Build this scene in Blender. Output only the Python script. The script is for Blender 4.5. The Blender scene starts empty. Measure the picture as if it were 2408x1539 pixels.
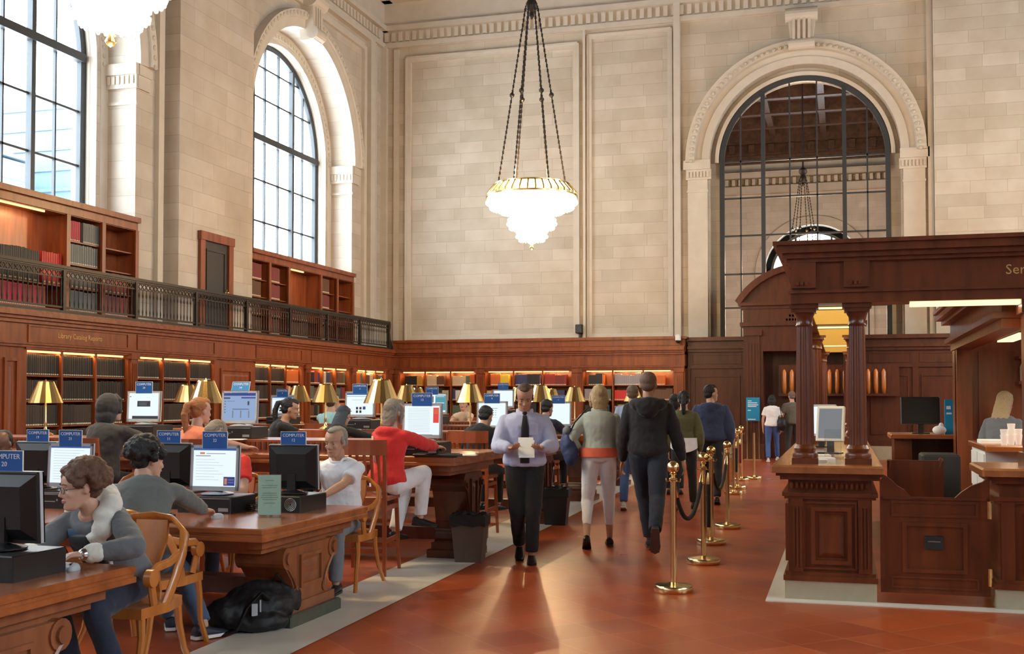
import bpy, math, random
from mathutils import Vector, Matrix
random.seed(7)
S = bpy.context.scene
COL = S.collection
PI = math.pi
D2R = math.radians

# ------------------------------------------------------------------ camera
cd = bpy.data.cameras.new('camera'); cam = bpy.data.objects.new('camera', cd); COL.objects.link(cam)
cam.location = (0, 0, 1.55)
cam.rotation_euler = (D2R(91.8), 0, D2R(16.2))
cd.sensor_fit = 'HORIZONTAL'; cd.sensor_width = 36.0
cd.lens = 36.0 * 2672 / 2408
cd.shift_y = 0.0359
cd.clip_end = 400
S.camera = cam

# ------------------------------------------------------------------ daylight
W = bpy.data.worlds.new('sky'); S.world = W; W.use_nodes = True
wn = W.node_tree.nodes; wl = W.node_tree.links
bg = wn['Background']; bg.inputs[0].default_value = (0.80, 0.92, 1.0, 1); bg.inputs[1].default_value = 13.0
S.view_settings.view_transform = 'Standard'; S.view_settings.look = 'None'
S.view_settings.gamma = 1; S.view_settings.use_curve_mapping = False
S.view_settings.exposure = 0.27

LEFT_C = [-14.3, -4.15, 6.0, 16.15, 26.3, 37.4, 47.5]   # window centres along the side walls
RIGHT_C = [-4.15, 6.0, 16.15, 26.3, 37.4, 47.5]
XL, XR = -13.16, 11.24
SPR, RO, RG = 8.1, 2.9, 2.55
def portal(x, y, z, sx, sy, rot):
    l = bpy.data.lights.new('window_daylight', 'AREA'); l.shape = 'RECTANGLE'; l.size = sx; l.size_y = sy
    l.cycles.is_portal = True; l.energy = 1
    o = bpy.data.objects.new('window_daylight', l); COL.objects.link(o); o.location = (x, y, z); o.rotation_euler = rot
for y in LEFT_C:
    portal(XL-1.3, y, 7.9, 5.8, 5.3, (0, -PI/2, 0))
for y in RIGHT_C:
    portal(XR+1.3, y, 7.9, 5.8, 5.3, (0, PI/2, 0))
portal(-1.36, 61.4, 7.5, 5.0, 7.0, (PI/2, 0, PI))

# ------------------------------------------------------------------ materials
MATS = {}
def nodes_mat(name):
    m = bpy.data.materials.new(name); m.use_nodes = True
    MATS[name] = m
    return m, m.node_tree.nodes, m.node_tree.links, m.node_tree.nodes['Principled BSDF']
def mat(name, col, rough=.6, metal=0, noise=.12, scale=8, bump=0, bscale=40, spec=.5, stretch=None, emis=None, sheen=0):
    m, n, l, b = nodes_mat(name)
    b.inputs['Roughness'].default_value = rough; b.inputs['Metallic'].default_value = metal
    b.inputs['Specular IOR Level'].default_value = spec
    if sheen: b.inputs['Sheen Weight'].default_value = sheen
    tc = n.new('ShaderNodeTexCoord'); mp = n.new('ShaderNodeMapping'); l.new(tc.outputs['Object'], mp.inputs[0])
    if stretch: mp.inputs['Scale'].default_value = stretch
    nz = n.new('ShaderNodeTexNoise'); nz.inputs['Scale'].default_value = scale; nz.inputs['Detail'].default_value = 4
    l.new(mp.outputs[0], nz.inputs['Vector'])
    mx = n.new('ShaderNodeMix'); mx.data_type = 'RGBA'
    mx.inputs['A'].default_value = tuple(max(0, c*(1-noise)) for c in col)+(1,)
    mx.inputs['B'].default_value = tuple(min(1, c*(1+noise)) for c in col)+(1,)
    l.new(nz.outputs['Fac'], mx.inputs['Factor']); l.new(mx.outputs['Result'], b.inputs['Base Color'])
    if bump:
        nb = n.new('ShaderNodeTexNoise'); nb.inputs['Scale'].default_value = bscale; nb.inputs['Detail'].default_value = 3
        l.new(mp.outputs[0], nb.inputs['Vector'])
        bp = n.new('ShaderNodeBump'); bp.inputs['Strength'].default_value = bump; bp.inputs['Distance'].default_value = .01
        l.new(nb.outputs['Fac'], bp.inputs['Height']); l.new(bp.outputs[0], b.inputs['Normal'])
    if emis:
        b.inputs['Emission Color'].default_value = tuple(emis[:3])+(1,); b.inputs['Emission Strength'].default_value = emis[3]
    return m
def wood(name, c1, c2, rough=.35, stretch=(1, 1, 8), coat=.3, scale=2.2):
    m, n, l, b = nodes_mat(name)
    b.inputs['Roughness'].default_value = rough; b.inputs['Coat Weight'].default_value = coat; b.inputs['Coat Roughness'].default_value = .25
    tc = n.new('ShaderNodeTexCoord'); mp = n.new('ShaderNodeMapping'); l.new(tc.outputs['Object'], mp.inputs[0])
    mp.inputs['Scale'].default_value = tuple(8./max(s, .01)/2 for s in stretch)
    nz = n.new('ShaderNodeTexNoise'); nz.inputs['Scale'].default_value = scale; nz.inputs['Detail'].default_value = 6; nz.inputs['Distortion'].default_value = .6
    l.new(mp.outputs[0], nz.inputs['Vector'])
    r = n.new('ShaderNodeValToRGB'); r.color_ramp.elements[0].position = .3; r.color_ramp.elements[1].position = .72
    r.color_ramp.elements[0].color = c1+(1,); r.color_ramp.elements[1].color = c2+(1,)
    l.new(nz.outputs['Fac'], r.inputs[0]); l.new(r.outputs[0], b.inputs['Base Color'])
    bp = n.new('ShaderNodeBump'); bp.inputs['Strength'].default_value = .08; bp.inputs['Distance'].default_value = .004
    l.new(nz.outputs['Fac'], bp.inputs['Height']); l.new(bp.outputs[0], b.inputs['Normal'])
    return m
def stone(name, axes, c1, c2, mortar, bw=.95, rh=.345, bump=.35):
    m, n, l, b = nodes_mat(name)
    b.inputs['Roughness'].default_value = .62
    tc = n.new('ShaderNodeTexCoord'); sp = n.new('ShaderNodeSeparateXYZ'); cb = n.new('ShaderNodeCombineXYZ')
    l.new(tc.outputs['Object'], sp.inputs[0])
    l.new(sp.outputs[axes[0]], cb.inputs[0]); l.new(sp.outputs[axes[1]], cb.inputs[1])
    br = n.new('ShaderNodeTexBrick'); br.inputs['Scale'].default_value = 1; br.inputs['Brick Width'].default_value = bw
    br.inputs['Row Height'].default_value = rh; br.inputs['Mortar Size'].default_value = .006; br.inputs['Mortar Smooth'].default_value = .3
    br.inputs['Color1'].default_value = c1+(1,); br.inputs['Color2'].default_value = c2+(1,); br.inputs['Mortar'].default_value = mortar+(1,)
    br.inputs['Bias'].default_value = -.1; br.offset = .37; br.offset_frequency = 3; br.squash = 1.35; br.squash_frequency = 2
    l.new(cb.outputs[0], br.inputs['Vector'])
    nz = n.new('ShaderNodeTexNoise'); nz.inputs['Scale'].default_value = 1.6; nz.inputs['Detail'].default_value = 7; l.new(tc.outputs['Object'], nz.inputs['Vector'])
    mx = n.new('ShaderNodeMix'); mx.data_type = 'RGBA'; mx.blend_type = 'MULTIPLY'; mx.inputs['Factor'].default_value = .55
    rr = n.new('ShaderNodeValToRGB'); rr.color_ramp.elements[0].position = .3; rr.color_ramp.elements[1].position = .7
    rr.color_ramp.elements[0].color = (.72, .66, .58, 1); rr.color_ramp.elements[1].color = (1, 1, 1, 1)
    l.new(nz.outputs['Fac'], rr.inputs[0]); l.new(br.outputs['Color'], mx.inputs['A']); l.new(rr.outputs[0], mx.inputs['B'])
    l.new(mx.outputs['Result'], b.inputs['Base Color'])
    bp = n.new('ShaderNodeBump'); bp.inputs['Strength'].default_value = bump; bp.inputs['Distance'].default_value = .02; bp.invert = True
    l.new(br.outputs['Fac'], bp.inputs['Height']); l.new(bp.outputs[0], b.inputs['Normal'])
    return m
def emit(name, col, st):
    m, n, l, b = nodes_mat(name)
    b.inputs['Base Color'].default_value = (.02, .02, .02, 1)
    b.inputs['Emission Color'].default_value = col+(1,); b.inputs['Emission Strength'].default_value = st
    return m
def glass(name, tint=(.96, .98, 1), gl=.06, rough=.02):
    m = bpy.data.materials.new(name); m.use_nodes = True; MATS[name] = m
    n = m.node_tree.nodes; l = m.node_tree.links; n.clear()
    o = n.new('ShaderNodeOutputMaterial'); t = n.new('ShaderNodeBsdfTransparent'); g = n.new('ShaderNodeBsdfGlossy'); x = n.new('ShaderNodeMixShader')
    t.inputs[0].default_value = tint+(1,); g.inputs['Roughness'].default_value = rough; x.inputs[0].default_value = gl
    l.new(t.outputs[0], x.inputs[1]); l.new(g.outputs[0], x.inputs[2]); l.new(x.outputs[0], o.inputs[0])
    return m
stone('stone_side', (1, 2), (.63, .56, .47), (.53, .465, .38), (.45, .39, .31))
stone('stone_back', (0, 2), (.64, .57, .47), (.53, .47, .37), (.46, .40, .31), bw=.88, rh=.325)
mat('stone_plain', (.62, .555, .46), .6, noise=.12, scale=3, bump=.1, bscale=30)
mat('stone_carved', (.58, .51, .40), .6, noise=.25, scale=14, bump=.9, bscale=18)
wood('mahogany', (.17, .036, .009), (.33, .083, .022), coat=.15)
wood('mahogany_h', (.17, .036, .009), (.33, .083, .022), coat=.15, stretch=(8, 8, 1))
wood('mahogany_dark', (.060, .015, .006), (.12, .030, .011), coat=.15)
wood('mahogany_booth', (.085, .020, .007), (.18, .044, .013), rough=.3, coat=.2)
wood('table_wood', (.27, .070, .018), (.44, .13, .032), rough=.22, stretch=(8, 1, 1), coat=.6)
wood('table_carved', (.20, .062, .022), (.33, .11, .038), rough=.4)
wood('oak', (.40, .125, .022), (.58, .21, .042), rough=.25, coat=.5)
wood('chair_red', (.24, .048, .014), (.38, .092, .030), rough=.3, coat=.4)
wood('ceiling_wood', (.05, .022, .012), (.12, .055, .025), rough=.5, stretch=(2, 2, 2))
mat('gilding', (.45, .28, .09), .45, metal=.5, noise=.3)
mat('brass', (.78, .58, .29), .24, metal=1, noise=.06)
mat('brass_shade', (.78, .54, .22), .24, metal=1, noise=.05, scale=3)
mat('bronze', (.055, .045, .038), .45, metal=.6, noise=.3, scale=20)
mat('iron', (.05, .055, .06), .45, metal=.3)
mat('marble', (.76, .71, .60), .28, noise=.1, scale=2.5)
mat('marble_green', (.045, .06, .045), .3, noise=.7, scale=18)
mat('plinth_stone', (.42, .36, .25), .5, noise=.12, scale=12)
mat('black_plastic', (.012, .012, .014), .35, noise=.1)
mat('black_matte', (.02, .02, .022), .7, noise=.1)
mat('silver_plastic', (.45, .47, .50), .4, noise=.04)
mat('white_plastic', (.75, .75, .72), .5, noise=.04)
mat('grey_metal', (.4, .4, .4), .35, metal=.8)
mat('chrome', (.75, .75, .75), .15, metal=1)
mat('paper', (.85, .85, .82), .8, noise=.02)
mat('sign_blue', (.012, .11, .42), .35, noise=.05, scale=3)
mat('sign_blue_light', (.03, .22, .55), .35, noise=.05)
mat('sign_text', (.75, .85, .95), .5, noise=0)
mat('teal_sign', (.005, .26, .50), .4, noise=.03)
mat('gold_text', (.65, .42, .15), .4, metal=.4)
mat('bin_brown', (.10, .065, .05), .5)
mat('bag_black', (.008, .008, .009), .6, bump=.5, bscale=25)
mat('rope_black', (.012, .012, .012), .9, bump=.5, bscale=60)
mat('rope_red', (.18, .01, .01), .9, bump=.5, bscale=60)
mat('door_dark', (.035, .03, .028), .5)
mat('tower_glass', (.10, .15, .20), .3, noise=.3, scale=.15)
mat('mint', (.45, .72, .62), .5, noise=.03)
mat('text_green', (.25, .45, .38), .6)
mat('tan_leather', (.35, .2, .08), .5)
glass('window_glass'); glass('arch_glass', (.95, .95, .95), .04); glass('acrylic', (.93, .96, .95), .10)
m = glass('mint_acrylic', (.55, .85, .76), .12, .15)
emit('screen_white', (.80, .92, 1.0), .85); emit('screen_blue', (.33, .48, .78), .62); emit('screen_off', (0, 0, 0), 0)
MATS['screen_off'].node_tree.nodes['Principled BSDF'].inputs['Base Color'].default_value = (.005, .005, .006, 1)
for k, c, s in [('pg_grey', (.5, .55, .62), .25), ('pg_dark', (.08, .1, .16), .15), ('pg_blue', (.08, .22, .7), .35), ('pg_navy', (.02, .04, .30), .6), ('pg_red', (.75, .05, .04), .8), ('pg_orange', (.8, .3, .1), .6), ('pg_teal', (.08, .4, .5), .6)]:
    emit(k, c, s)
emit('lamp_glow', (1.0, .80, .45), 14.0)
emit('tube_glow', (1.0, .62, .25), 1.6)
emit('panel_glow', (1.0, .80, .34), 1.7)

# floor: glossy terracotta laid diagonally
m, n, l, b = nodes_mat('terracotta')
tc = n.new('ShaderNodeTexCoord'); mp = n.new('ShaderNodeMapping'); mp.inputs['Rotation'].default_value = (0, 0, D2R(45)); l.new(tc.outputs['Object'], mp.inputs[0])
br = n.new('ShaderNodeTexBrick'); br.offset = 0; br.inputs['Scale'].default_value = 1; br.inputs['Brick Width'].default_value = .42; br.inputs['Row Height'].default_value = .42
br.inputs['Mortar Size'].default_value = .004; br.inputs['Color1'].default_value = (.47, .095, .026, 1); br.inputs['Color2'].default_value = (.34, .062, .020, 1); br.inputs['Mortar'].default_value = (.50, .17, .08, 1)
l.new(mp.outputs[0], br.inputs['Vector'])
nz = n.new('ShaderNodeTexNoise'); nz.inputs['Scale'].default_value = 1.3; nz.inputs['Detail'].default_value = 6; l.new(tc.outputs['Object'], nz.inputs['Vector'])
rr = n.new('ShaderNodeValToRGB'); rr.color_ramp.elements[0].position = .3; rr.color_ramp.elements[0].color = (.78, .74, .7, 1); rr.color_ramp.elements[1].position = .7
l.new(nz.outputs['Fac'], rr.inputs[0])
mx = n.new('ShaderNodeMix'); mx.data_type = 'RGBA'; mx.blend_type = 'MULTIPLY'; mx.inputs['Factor'].default_value = 1
l.new(br.outputs['Color'], mx.inputs['A']); l.new(rr.outputs[0], mx.inputs['B']); l.new(mx.outputs['Result'], b.inputs['Base Color'])
mr = n.new('ShaderNodeMapRange'); mr.inputs['To Min'].default_value = .22; mr.inputs['To Max'].default_value = .40; l.new(nz.outputs['Fac'], mr.inputs['Value']); l.new(mr.outputs[0], b.inputs['Roughness'])
bp = n.new('ShaderNodeBump'); bp.inputs['Strength'].default_value = .15; bp.inputs['Distance'].default_value = .004; bp.invert = True
l.new(br.outputs['Fac'], bp.inputs['Height']); l.new(bp.outputs[0], b.inputs['Normal'])

# ------------------------------------------------------------------ mesh builder
class MB:
    def __init__(s): s.v = []; s.f = []; s.m = []; s.mi = 0; s.M = None
    def add(s, vs, fs):
        o = len(s.v)
        for p in vs:
            p = Vector(p); s.v.append(tuple(s.M @ p) if s.M else tuple(p))
        for f in fs: s.f.append(tuple(i+o for i in f)); s.m.append(s.mi)
        return s
    def box(s, x0, x1, y0, y1, z0, z1):
        if x0 > x1: x0, x1 = x1, x0
        if y0 > y1: y0, y1 = y1, y0
        if z0 > z1: z0, z1 = z1, z0
        return s.add([(x0, y0, z0), (x1, y0, z0), (x1, y1, z0), (x0, y1, z0), (x0, y0, z1), (x1, y0, z1), (x1, y1, z1), (x0, y1, z1)],
                     [(0, 3, 2, 1), (4, 5, 6, 7), (0, 1, 5, 4), (1, 2, 6, 5), (2, 3, 7, 6), (3, 0, 4, 7)])
    def cbox(s, c, d): return s.box(c[0]-d[0]/2, c[0]+d[0]/2, c[1]-d[1]/2, c[1]+d[1]/2, c[2]-d[2]/2, c[2]+d[2]/2)
    def bbox(s, x0, x1, y0, y1, z0, z1, b):          # box with chamfered upright and top edges
        prof = [(0, b), (b, 0)]
        vs = []; N = 8
        for z, k in ((z0, 0), (z1-b, 0), (z1, b)):
            a0, a1, c0, c1 = x0+k, x1-k, y0+k, y1-k
            vs += [(a0+b, c0, z), (a1-b, c0, z), (a1, c0+b, z), (a1, c1-b, z), (a1-b, c1, z), (a0+b, c1, z), (a0, c1-b, z), (a0, c0+b, z)]
        fs = [tuple(range(7, -1, -1)), tuple(range(16, 24))]
        for r in range(2):
            for i in range(8): fs.append((r*8+i, r*8+(i+1) % 8, r*8+8+(i+1) % 8, r*8+8+i))
        return s.add(vs, fs)
    def rings(s, rs, cap=True):                       # list of rings of equal length
        n = len(rs[0]); vs = [p for r in rs for p in r]; fs = []
        for k in range(len(rs)-1):
            for i in range(n): fs.append((k*n+i, k*n+(i+1) % n, (k+1)*n+(i+1) % n, (k+1)*n+i))
        if cap: fs.append(tuple(range(n-1, -1, -1))); fs.append(tuple(range((len(rs)-1)*n, len(rs)*n)))
        return s.add(vs, fs)
    def lathe(s, prof, c=(0, 0, 0), n=24, ax='z', a0=0):
        rs = []
        for r, h in prof:
            ring = []
            for i in range(n):
                a = a0+2*PI*i/n; x, y = max(r, 1e-4)*math.cos(a), max(r, 1e-4)*math.sin(a)
                p = {'z': (x, y, h), 'x': (h, x, y), 'y': (y, h, x)}[ax]
                ring.append((c[0]+p[0], c[1]+p[1], c[2]+p[2]))
            rs.append(ring)
        return s.rings(rs)
    def tube(s, pts, rad, n=10, ell=None, side=None):
        pts = [Vector(p) for p in pts]
        if not hasattr(rad, '__len__'): rad = [rad]*len(pts)
        rs = []; prev = None
        for i, p in enumerate(pts):
            t = (pts[min(i+1, len(pts)-1)]-pts[max(i-1, 0)]).normalized()
            if prev is None:
                u = Vector(side) if side else (Vector((1, 0, 0)) if abs(t.x) < .9 else Vector((0, 1, 0)))
            else: u = prev
            u = (u-t*u.dot(t)).normalized(); prev = u; w = t.cross(u)
            r = rad[i]; ra, rb = (r if hasattr(r, '__len__') else (r, r))
            if ell: rb = rb*ell
            rs.append([p+u*ra*math.cos(2*PI*k/n)+w*rb*math.sin(2*PI*k/n) for k in range(n)])
        return s.rings(rs)
    def capsule(s, pts, rad, n=12, side=None):        # tube with rounded ends
        pts = [Vector(p) for p in pts]; rad = list(rad)
        g = lambda r, k: (r[0]*k, r[1]*k) if hasattr(r, '__len__') else r*k
        mxr = lambda r: max(r) if hasattr(r, '__len__') else r
        d0 = (pts[0]-pts[1]).normalized(); d1 = (pts[-1]-pts[-2]).normalized()
        P = []; R = []
        for k in (1., .85, .5): P.append(pts[0]+d0*mxr(rad[0])*k*.8); R.append(g(rad[0], math.sqrt(max(.01, 1-k*k))))
        P += pts; R += rad
        for k in (.5, .85, 1.): P.append(pts[-1]+d1*mxr(rad[-1])*k*.8); R.append(g(rad[-1], math.sqrt(max(.01, 1-k*k))))
        return s.tube(P, R, n, side=side)
    def ell(s, c, r, rot=None, n=14, m=10):
        M = Matrix.Translation(Vector(c)) @ ((rot.to_4x4()) if rot else Matrix.Identity(4))
        vs = []; fs = []
        for j in range(1, m):
            a = PI*j/m
            for i in range(n):
                b = 2*PI*i/n
                vs.append(M @ Vector((r[0]*math.sin(a)*math.cos(b), r[1]*math.sin(a)*math.sin(b), r[2]*math.cos(a))))
        vs.append(M @ Vector((0, 0, r[2]))); vs.append(M @ Vector((0, 0, -r[2]))); T, B = len(vs)-2, len(vs)-1
        for j in range(m-2):
            for i in range(n): fs.append((j*n+i, (j+1)*n+i, (j+1)*n+(i+1) % n, j*n+(i+1) % n))
        for i in range(n): fs.append((T, i, (i+1) % n)); fs.append((B, (m-2)*n+(i+1) % n, (m-2)*n+i))
        return s.add(vs, fs)
    def prism(s, poly, axis, a, b):                   # polygon in the two other axes, extruded a..b along axis
        def P(u, v, w): return {'x': (w, u, v), 'y': (u, w, v), 'z': (u, v, w)}[axis]
        n = len(poly); vs = [P(u, v, a) for u, v in poly]+[P(u, v, b) for u, v in poly]
        fs = [tuple(range(n-1, -1, -1)), tuple(range(n, 2*n))]+[(i, (i+1) % n, n+(i+1) % n, n+i) for i in range(n)]
        return s.add(vs, fs)
    def build(s, name, mats, parent=None, smooth=False, loc=None, remesh=0, sm=4, disp=None, fix=True):
        me = bpy.data.meshes.new(name); me.from_pydata(s.v, [], s.f)
        if isinstance(mats, str): mats = [mats]
        for q in mats: me.materials.append(MATS[q])
        me.polygons.foreach_set('material_index', s.m)
        if fix:
            import bmesh
            bm = bmesh.new(); bm.from_mesh(me); bmesh.ops.recalc_face_normals(bm, faces=bm.faces); bm.to_mesh(me); bm.free()
        if smooth or remesh: me.polygons.foreach_set('use_smooth', [True]*len(me.polygons))
        if smooth == 'auto':
            me.set_sharp_from_angle(angle=D2R(40))
        o = bpy.data.objects.new(name, me); COL.objects.link(o)
        if parent: o.parent = parent
        if loc: o.location = loc
        if remesh:
            r = o.modifiers.new('r', 'REMESH'); r.mode = 'VOXEL'; r.voxel_size = remesh; r.use_smooth_shade = True
            if sm: q = o.modifiers.new('s', 'SMOOTH'); q.factor = .5; q.iterations = sm
            if disp:
                t = bpy.data.textures.new('t', 'CLOUDS'); t.noise_scale = disp[0]
                q = o.modifiers.new('d', 'DISPLACE'); q.texture = t; q.strength = disp[1]; q.mid_level = .5; q.texture_coords = 'LOCAL'
        return o
def struct(o): o['kind'] = 'structure'; return o
def empty(name, label, cat, loc=(0, 0, 0), rz=0, group=None):
    o = bpy.data.objects.new(name, None); COL.objects.link(o); o.location = loc; o.rotation_euler = (0, 0, rz); o.empty_display_size = .1
    o['label'] = label; o['category'] = cat
    if group: o['group'] = group
    return o
def tag(o, label, cat, group=None, kind=None):
    o['label'] = label; o['category'] = cat
    if group: o['group'] = group
    if kind: o['kind'] = kind
    return o
def dup(root, loc=None, rz=None, label=None, group=None, first=False):
    def cp(o, par):
        c = o.copy(); COL.objects.link(c); c.parent = par
        for ch in o.children: cp(ch, c)
        return c
    r = root if first else cp(root, None)
    if loc is not None: r.location = loc
    if rz is not None: r.rotation_euler = (0, 0, rz)
    if label: r['label'] = label
    if group: r['group'] = group
    return r
TXT = {}
def text_obj(name, s, size, matname, parent=None, M=None, ext=.001, align='CENTER'):
    cu = bpy.data.curves.new(name, 'FONT'); cu.body = s; cu.size = size; cu.align_x = align; cu.align_y = 'CENTER'; cu.extrude = ext; cu.resolution_u = 2
    t = bpy.data.objects.new('tmp', cu); COL.objects.link(t)
    me = bpy.data.meshes.new_from_object(t.evaluated_get(bpy.context.evaluated_depsgraph_get())); me.name = name
    bpy.data.objects.remove(t); bpy.data.curves.remove(cu)
    me.materials.clear(); me.materials.append(MATS[matname])
    if M is not None: me.transform(M)
    o = bpy.data.objects.new(name, me); COL.objects.link(o)
    if parent: o.parent = parent
    return o
def RX(a): return Matrix.Rotation(a, 4, 'X')
def RY(a): return Matrix.Rotation(a, 4, 'Y')
def RZ(a): return Matrix.Rotation(a, 4, 'Z')
def TR(x, y, z): return Matrix.Translation((x, y, z))
FACE_MY = RX(PI/2)                 # text facing -Y
FACE_PY = RZ(PI) @ RX(PI/2)        # text facing +Y
FACE_PX = RZ(PI/2) @ RX(PI/2)
# ================================================================== room shell
ZC = 15.6; YF = -19.0; YE = 60.6
def arch_pts(R, n=28): return [(R*math.cos(PI*i/n), R*math.sin(PI*i/n)) for i in range(n+1)]
def arched_face(mb, P, u0, u1, z0, z1, opens, R, spr, sill):
    """wall sheet in (u,z) with arched holes; P maps (u,z) to 3D"""
    cur = u0
    for c in opens:
        if c-R > cur: mb.add([P(cur, z0), P(c-R, z0), P(c-R, z1), P(cur, z1)], [(0, 1, 2, 3)])
        mb.add([P(c-R, z0), P(c+R, z0), P(c+R, sill), P(c-R, sill)], [(0, 1, 2, 3)])
        A = arch_pts(R)
        for (a, b), (d, e) in zip(A, A[1:]):
            mb.add([P(c+a, spr+b), P(c+a, z1), P(c+d, z1), P(c+d, spr+e)], [(0, 1, 2, 3)])
        cur = c+R
    mb.add([P(cur, z0), P(u1, z0), P(u1, z1), P(cur, z1)], [(0, 1, 2, 3)])
def reveal(mb, P3, c, R, spr, sill, d0, d1):
    pts = [(c+R, sill)]+[(c+a, spr+b) for a, b in arch_pts(R)]+[(c-R, sill)]
    for (a, b), (d, e) in zip(pts, pts[1:]): mb.add([P3(a, b, d0), P3(a, b, d1), P3(d, e, d1), P3(d, e, d0)], [(0, 1, 2, 3)])
    mb.add([P3(c-R, sill, d0), P3(c+R, sill, d0), P3(c+R, sill, d1), P3(c-R, sill, d1)], [(0, 1, 2, 3)])
def annulus(mb, P3, c, R0, R1, spr, sill, d):
    a0 = [(c+R0, sill)]+[(c+a, spr+b) for a, b in arch_pts(R0)]+[(c-R0, sill)]
    a1 = [(c+R1, sill)]+[(c+a, spr+b) for a, b in arch_pts(R1)]+[(c-R1, sill)]
    for i in range(len(a0)-1): mb.add([P3(*a0[i], d), P3(*a1[i], d), P3(*a1[i+1], d), P3(*a0[i+1], d)], [(0, 1, 2, 3)])
def archbar(mb, P3, c, spr, sill, prof):
    """moulding swept round the arch; prof = closed list of (radius, depth)"""
    def path(R): return [(c+R, sill)]+[(c+a, spr+b) for a, b in arch_pts(R, 40)]+[(c-R, sill)]
    ps = [path(r) for r, d in prof]; n = len(prof)
    rings_ = [[P3(ps[k][i][0], ps[k][i][1], prof[k][1]) for k in range(n)] for i in range(len(ps[0]))]
    mb.rings(rings_)

SILL = 5.03
def side_wall(name, x, sgn, centers):     # sgn +1: room lies towards +x
    mb = MB()
    P = lambda u, z: (x, u, z); P3 = lambda u, z, d: (x-sgn*d, u, z)
    arched_face(mb, P, YF, YE, 0, ZC, centers, RO, SPR, 2.9)
    for c in centers:
        reveal(mb, P3, c, RO, SPR, 2.9, 0, .64)
        annulus(mb, P3, c, RO, RG, SPR, 2.9, .64)
        mb.add([P3(c-RG, 2.9, .64), P3(c+RG, 2.9, .64), P3(c+RG, SILL, .64), P3(c-RG, SILL, .64)], [(0, 1, 2, 3)])
        reveal(mb, P3, c, RG, SPR, SILL, .64, 1.2)
    arched_face(mb, lambda u, z: (x-sgn*1.2, u, z), YF, YE, 0, ZC, centers, RG, SPR, SILL)
    return struct(mb.build(name, 'stone_side', fix=False))
side_wall('wall_left', XL, 1, LEFT_C)
side_wall('wall_right', XR, -1, RIGHT_C)
YB = 31.4; AC = -.96; AR = 2.25; AO = 3.15
mb = MB()
arched_face(mb, lambda u, z: (u, YB, z), XL, XR, 0, ZC, [AC], AR+.25, SPR, 0.02)
P3b = lambda u, z, d: (u, YB+d, z)
reveal(mb, P3b, AC, AR+.25, SPR, .02, 0, .35); annulus(mb, P3b, AC, AR+.25, AR, SPR, .02, .35); reveal(mb, P3b, AC, AR, SPR, .02, .35, 1.0)
arched_face(mb, lambda u, z: (u, YB+1.0, z), XL, XR, 0, ZC, [AC], AR, SPR, .02)
struct(mb.build('wall_back', 'stone_back', fix=False))
mb = MB()
FC = -1.36
arched_face(mb, lambda u, z: (u, YE, z), XL, XR, 0, ZC, [FC], 2.5, SPR, 3.0)
P3f = lambda u, z, d: (u, YE+d, z)
reveal(mb, P3f, FC, 2.5, SPR, 3.0, 0, .5); annulus(mb, P3f, FC, 2.5, 2.2, SPR, 3.0, .5)
arched_face(mb, lambda u, z: (u, YE+.5, z), XL-2, XR+2, 0, ZC, [FC], 2.2, SPR, 3.0)
archbar(mb, P3f, FC, SPR, 3.0, [(2.5, 0), (2.5, -.15), (2.95, -.15), (3.0, -.05), (3.0, 0)])
mb.box(XL, XR, YE-.35, YE, 12.3, 12.7)
for k in range(70): mb.box(XL+.1+k*.345, XL+.27+k*.345, YE-.45, YE-.2, 12.75, 13.05)
mb.box(XL, XR, YE-.6, YE, 13.1, 13.4)
struct(mb.build('wall_far', 'stone_back'))
mb = MB(); mb.add([(XL, YF, 0), (XR, YF, 0), (XR, YF, ZC), (XL, YF, ZC)], [(0, 1, 2, 3)]); struct(mb.build('wall_front', 'stone_back'))
mb = MB(); mb.box(XL-1.5, XR+1.5, YF-1, YE+1, -.3, 0); struct(mb.build('floor', 'terracotta'))
# ceiling: dark coffered wood
mb = MB(); mb.mi = 0; mb.box(XL-1.5, XR+1.5, YF-1, YE+1, ZC, ZC+.3)
for k in range(9): mb.box(XL+2.2+k*2.5, XL+2.5+k*2.5, YF, YE, ZC-.45, ZC)
y = YF+1
while y < YE: mb.box(XL, XR, y, y+.35, ZC-.5, ZC); y += 2.8
struct(mb.build('ceiling', 'ceiling_wood'))
mb = MB()
for z0, z1, d in ((13.9, 14.3, .25), (14.3, 14.8, .5), (14.8, 15.6, .9)):
    mb.box(XL, XR, YE-d, YE, z0, z1); mb.box(XL, XL+d, YF, YE, z0, z1); mb.box(XR-d, XR, YF, YE, z0, z1)
    mb.box(XL, XR, YB-d, YB, z0, z1); mb.box(XL, XR, YB+1, YB+1+d, z0, z1)
y = YF+.5
while y < YE:
    mb.box(XL+.5, XL+.85, y, y+.3, 14.35, 14.75); mb.box(XR-.85, XR-.5, y, y+.3, 14.35, 14.75); y += 1.0
for k in range(24): mb.box(XL+.6+k, XL+.9+k, YE-.95, YE-.5, 14.35, 14.75)
struct(mb.build('trim_1', 'ceiling_wood'))
# gilded rosettes in the coffers (one mesh: carved pattern of the ceiling)
mb = MB()
for i in range(8):
    for j in range(27): mb.ell((XL+3.6+i*2.5, YF+2.4+j*2.8, ZC-.06), (.5, .5, .12), n=8, m=6)
struct(mb.build('trim_2', 'gilding', smooth=True))

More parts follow.
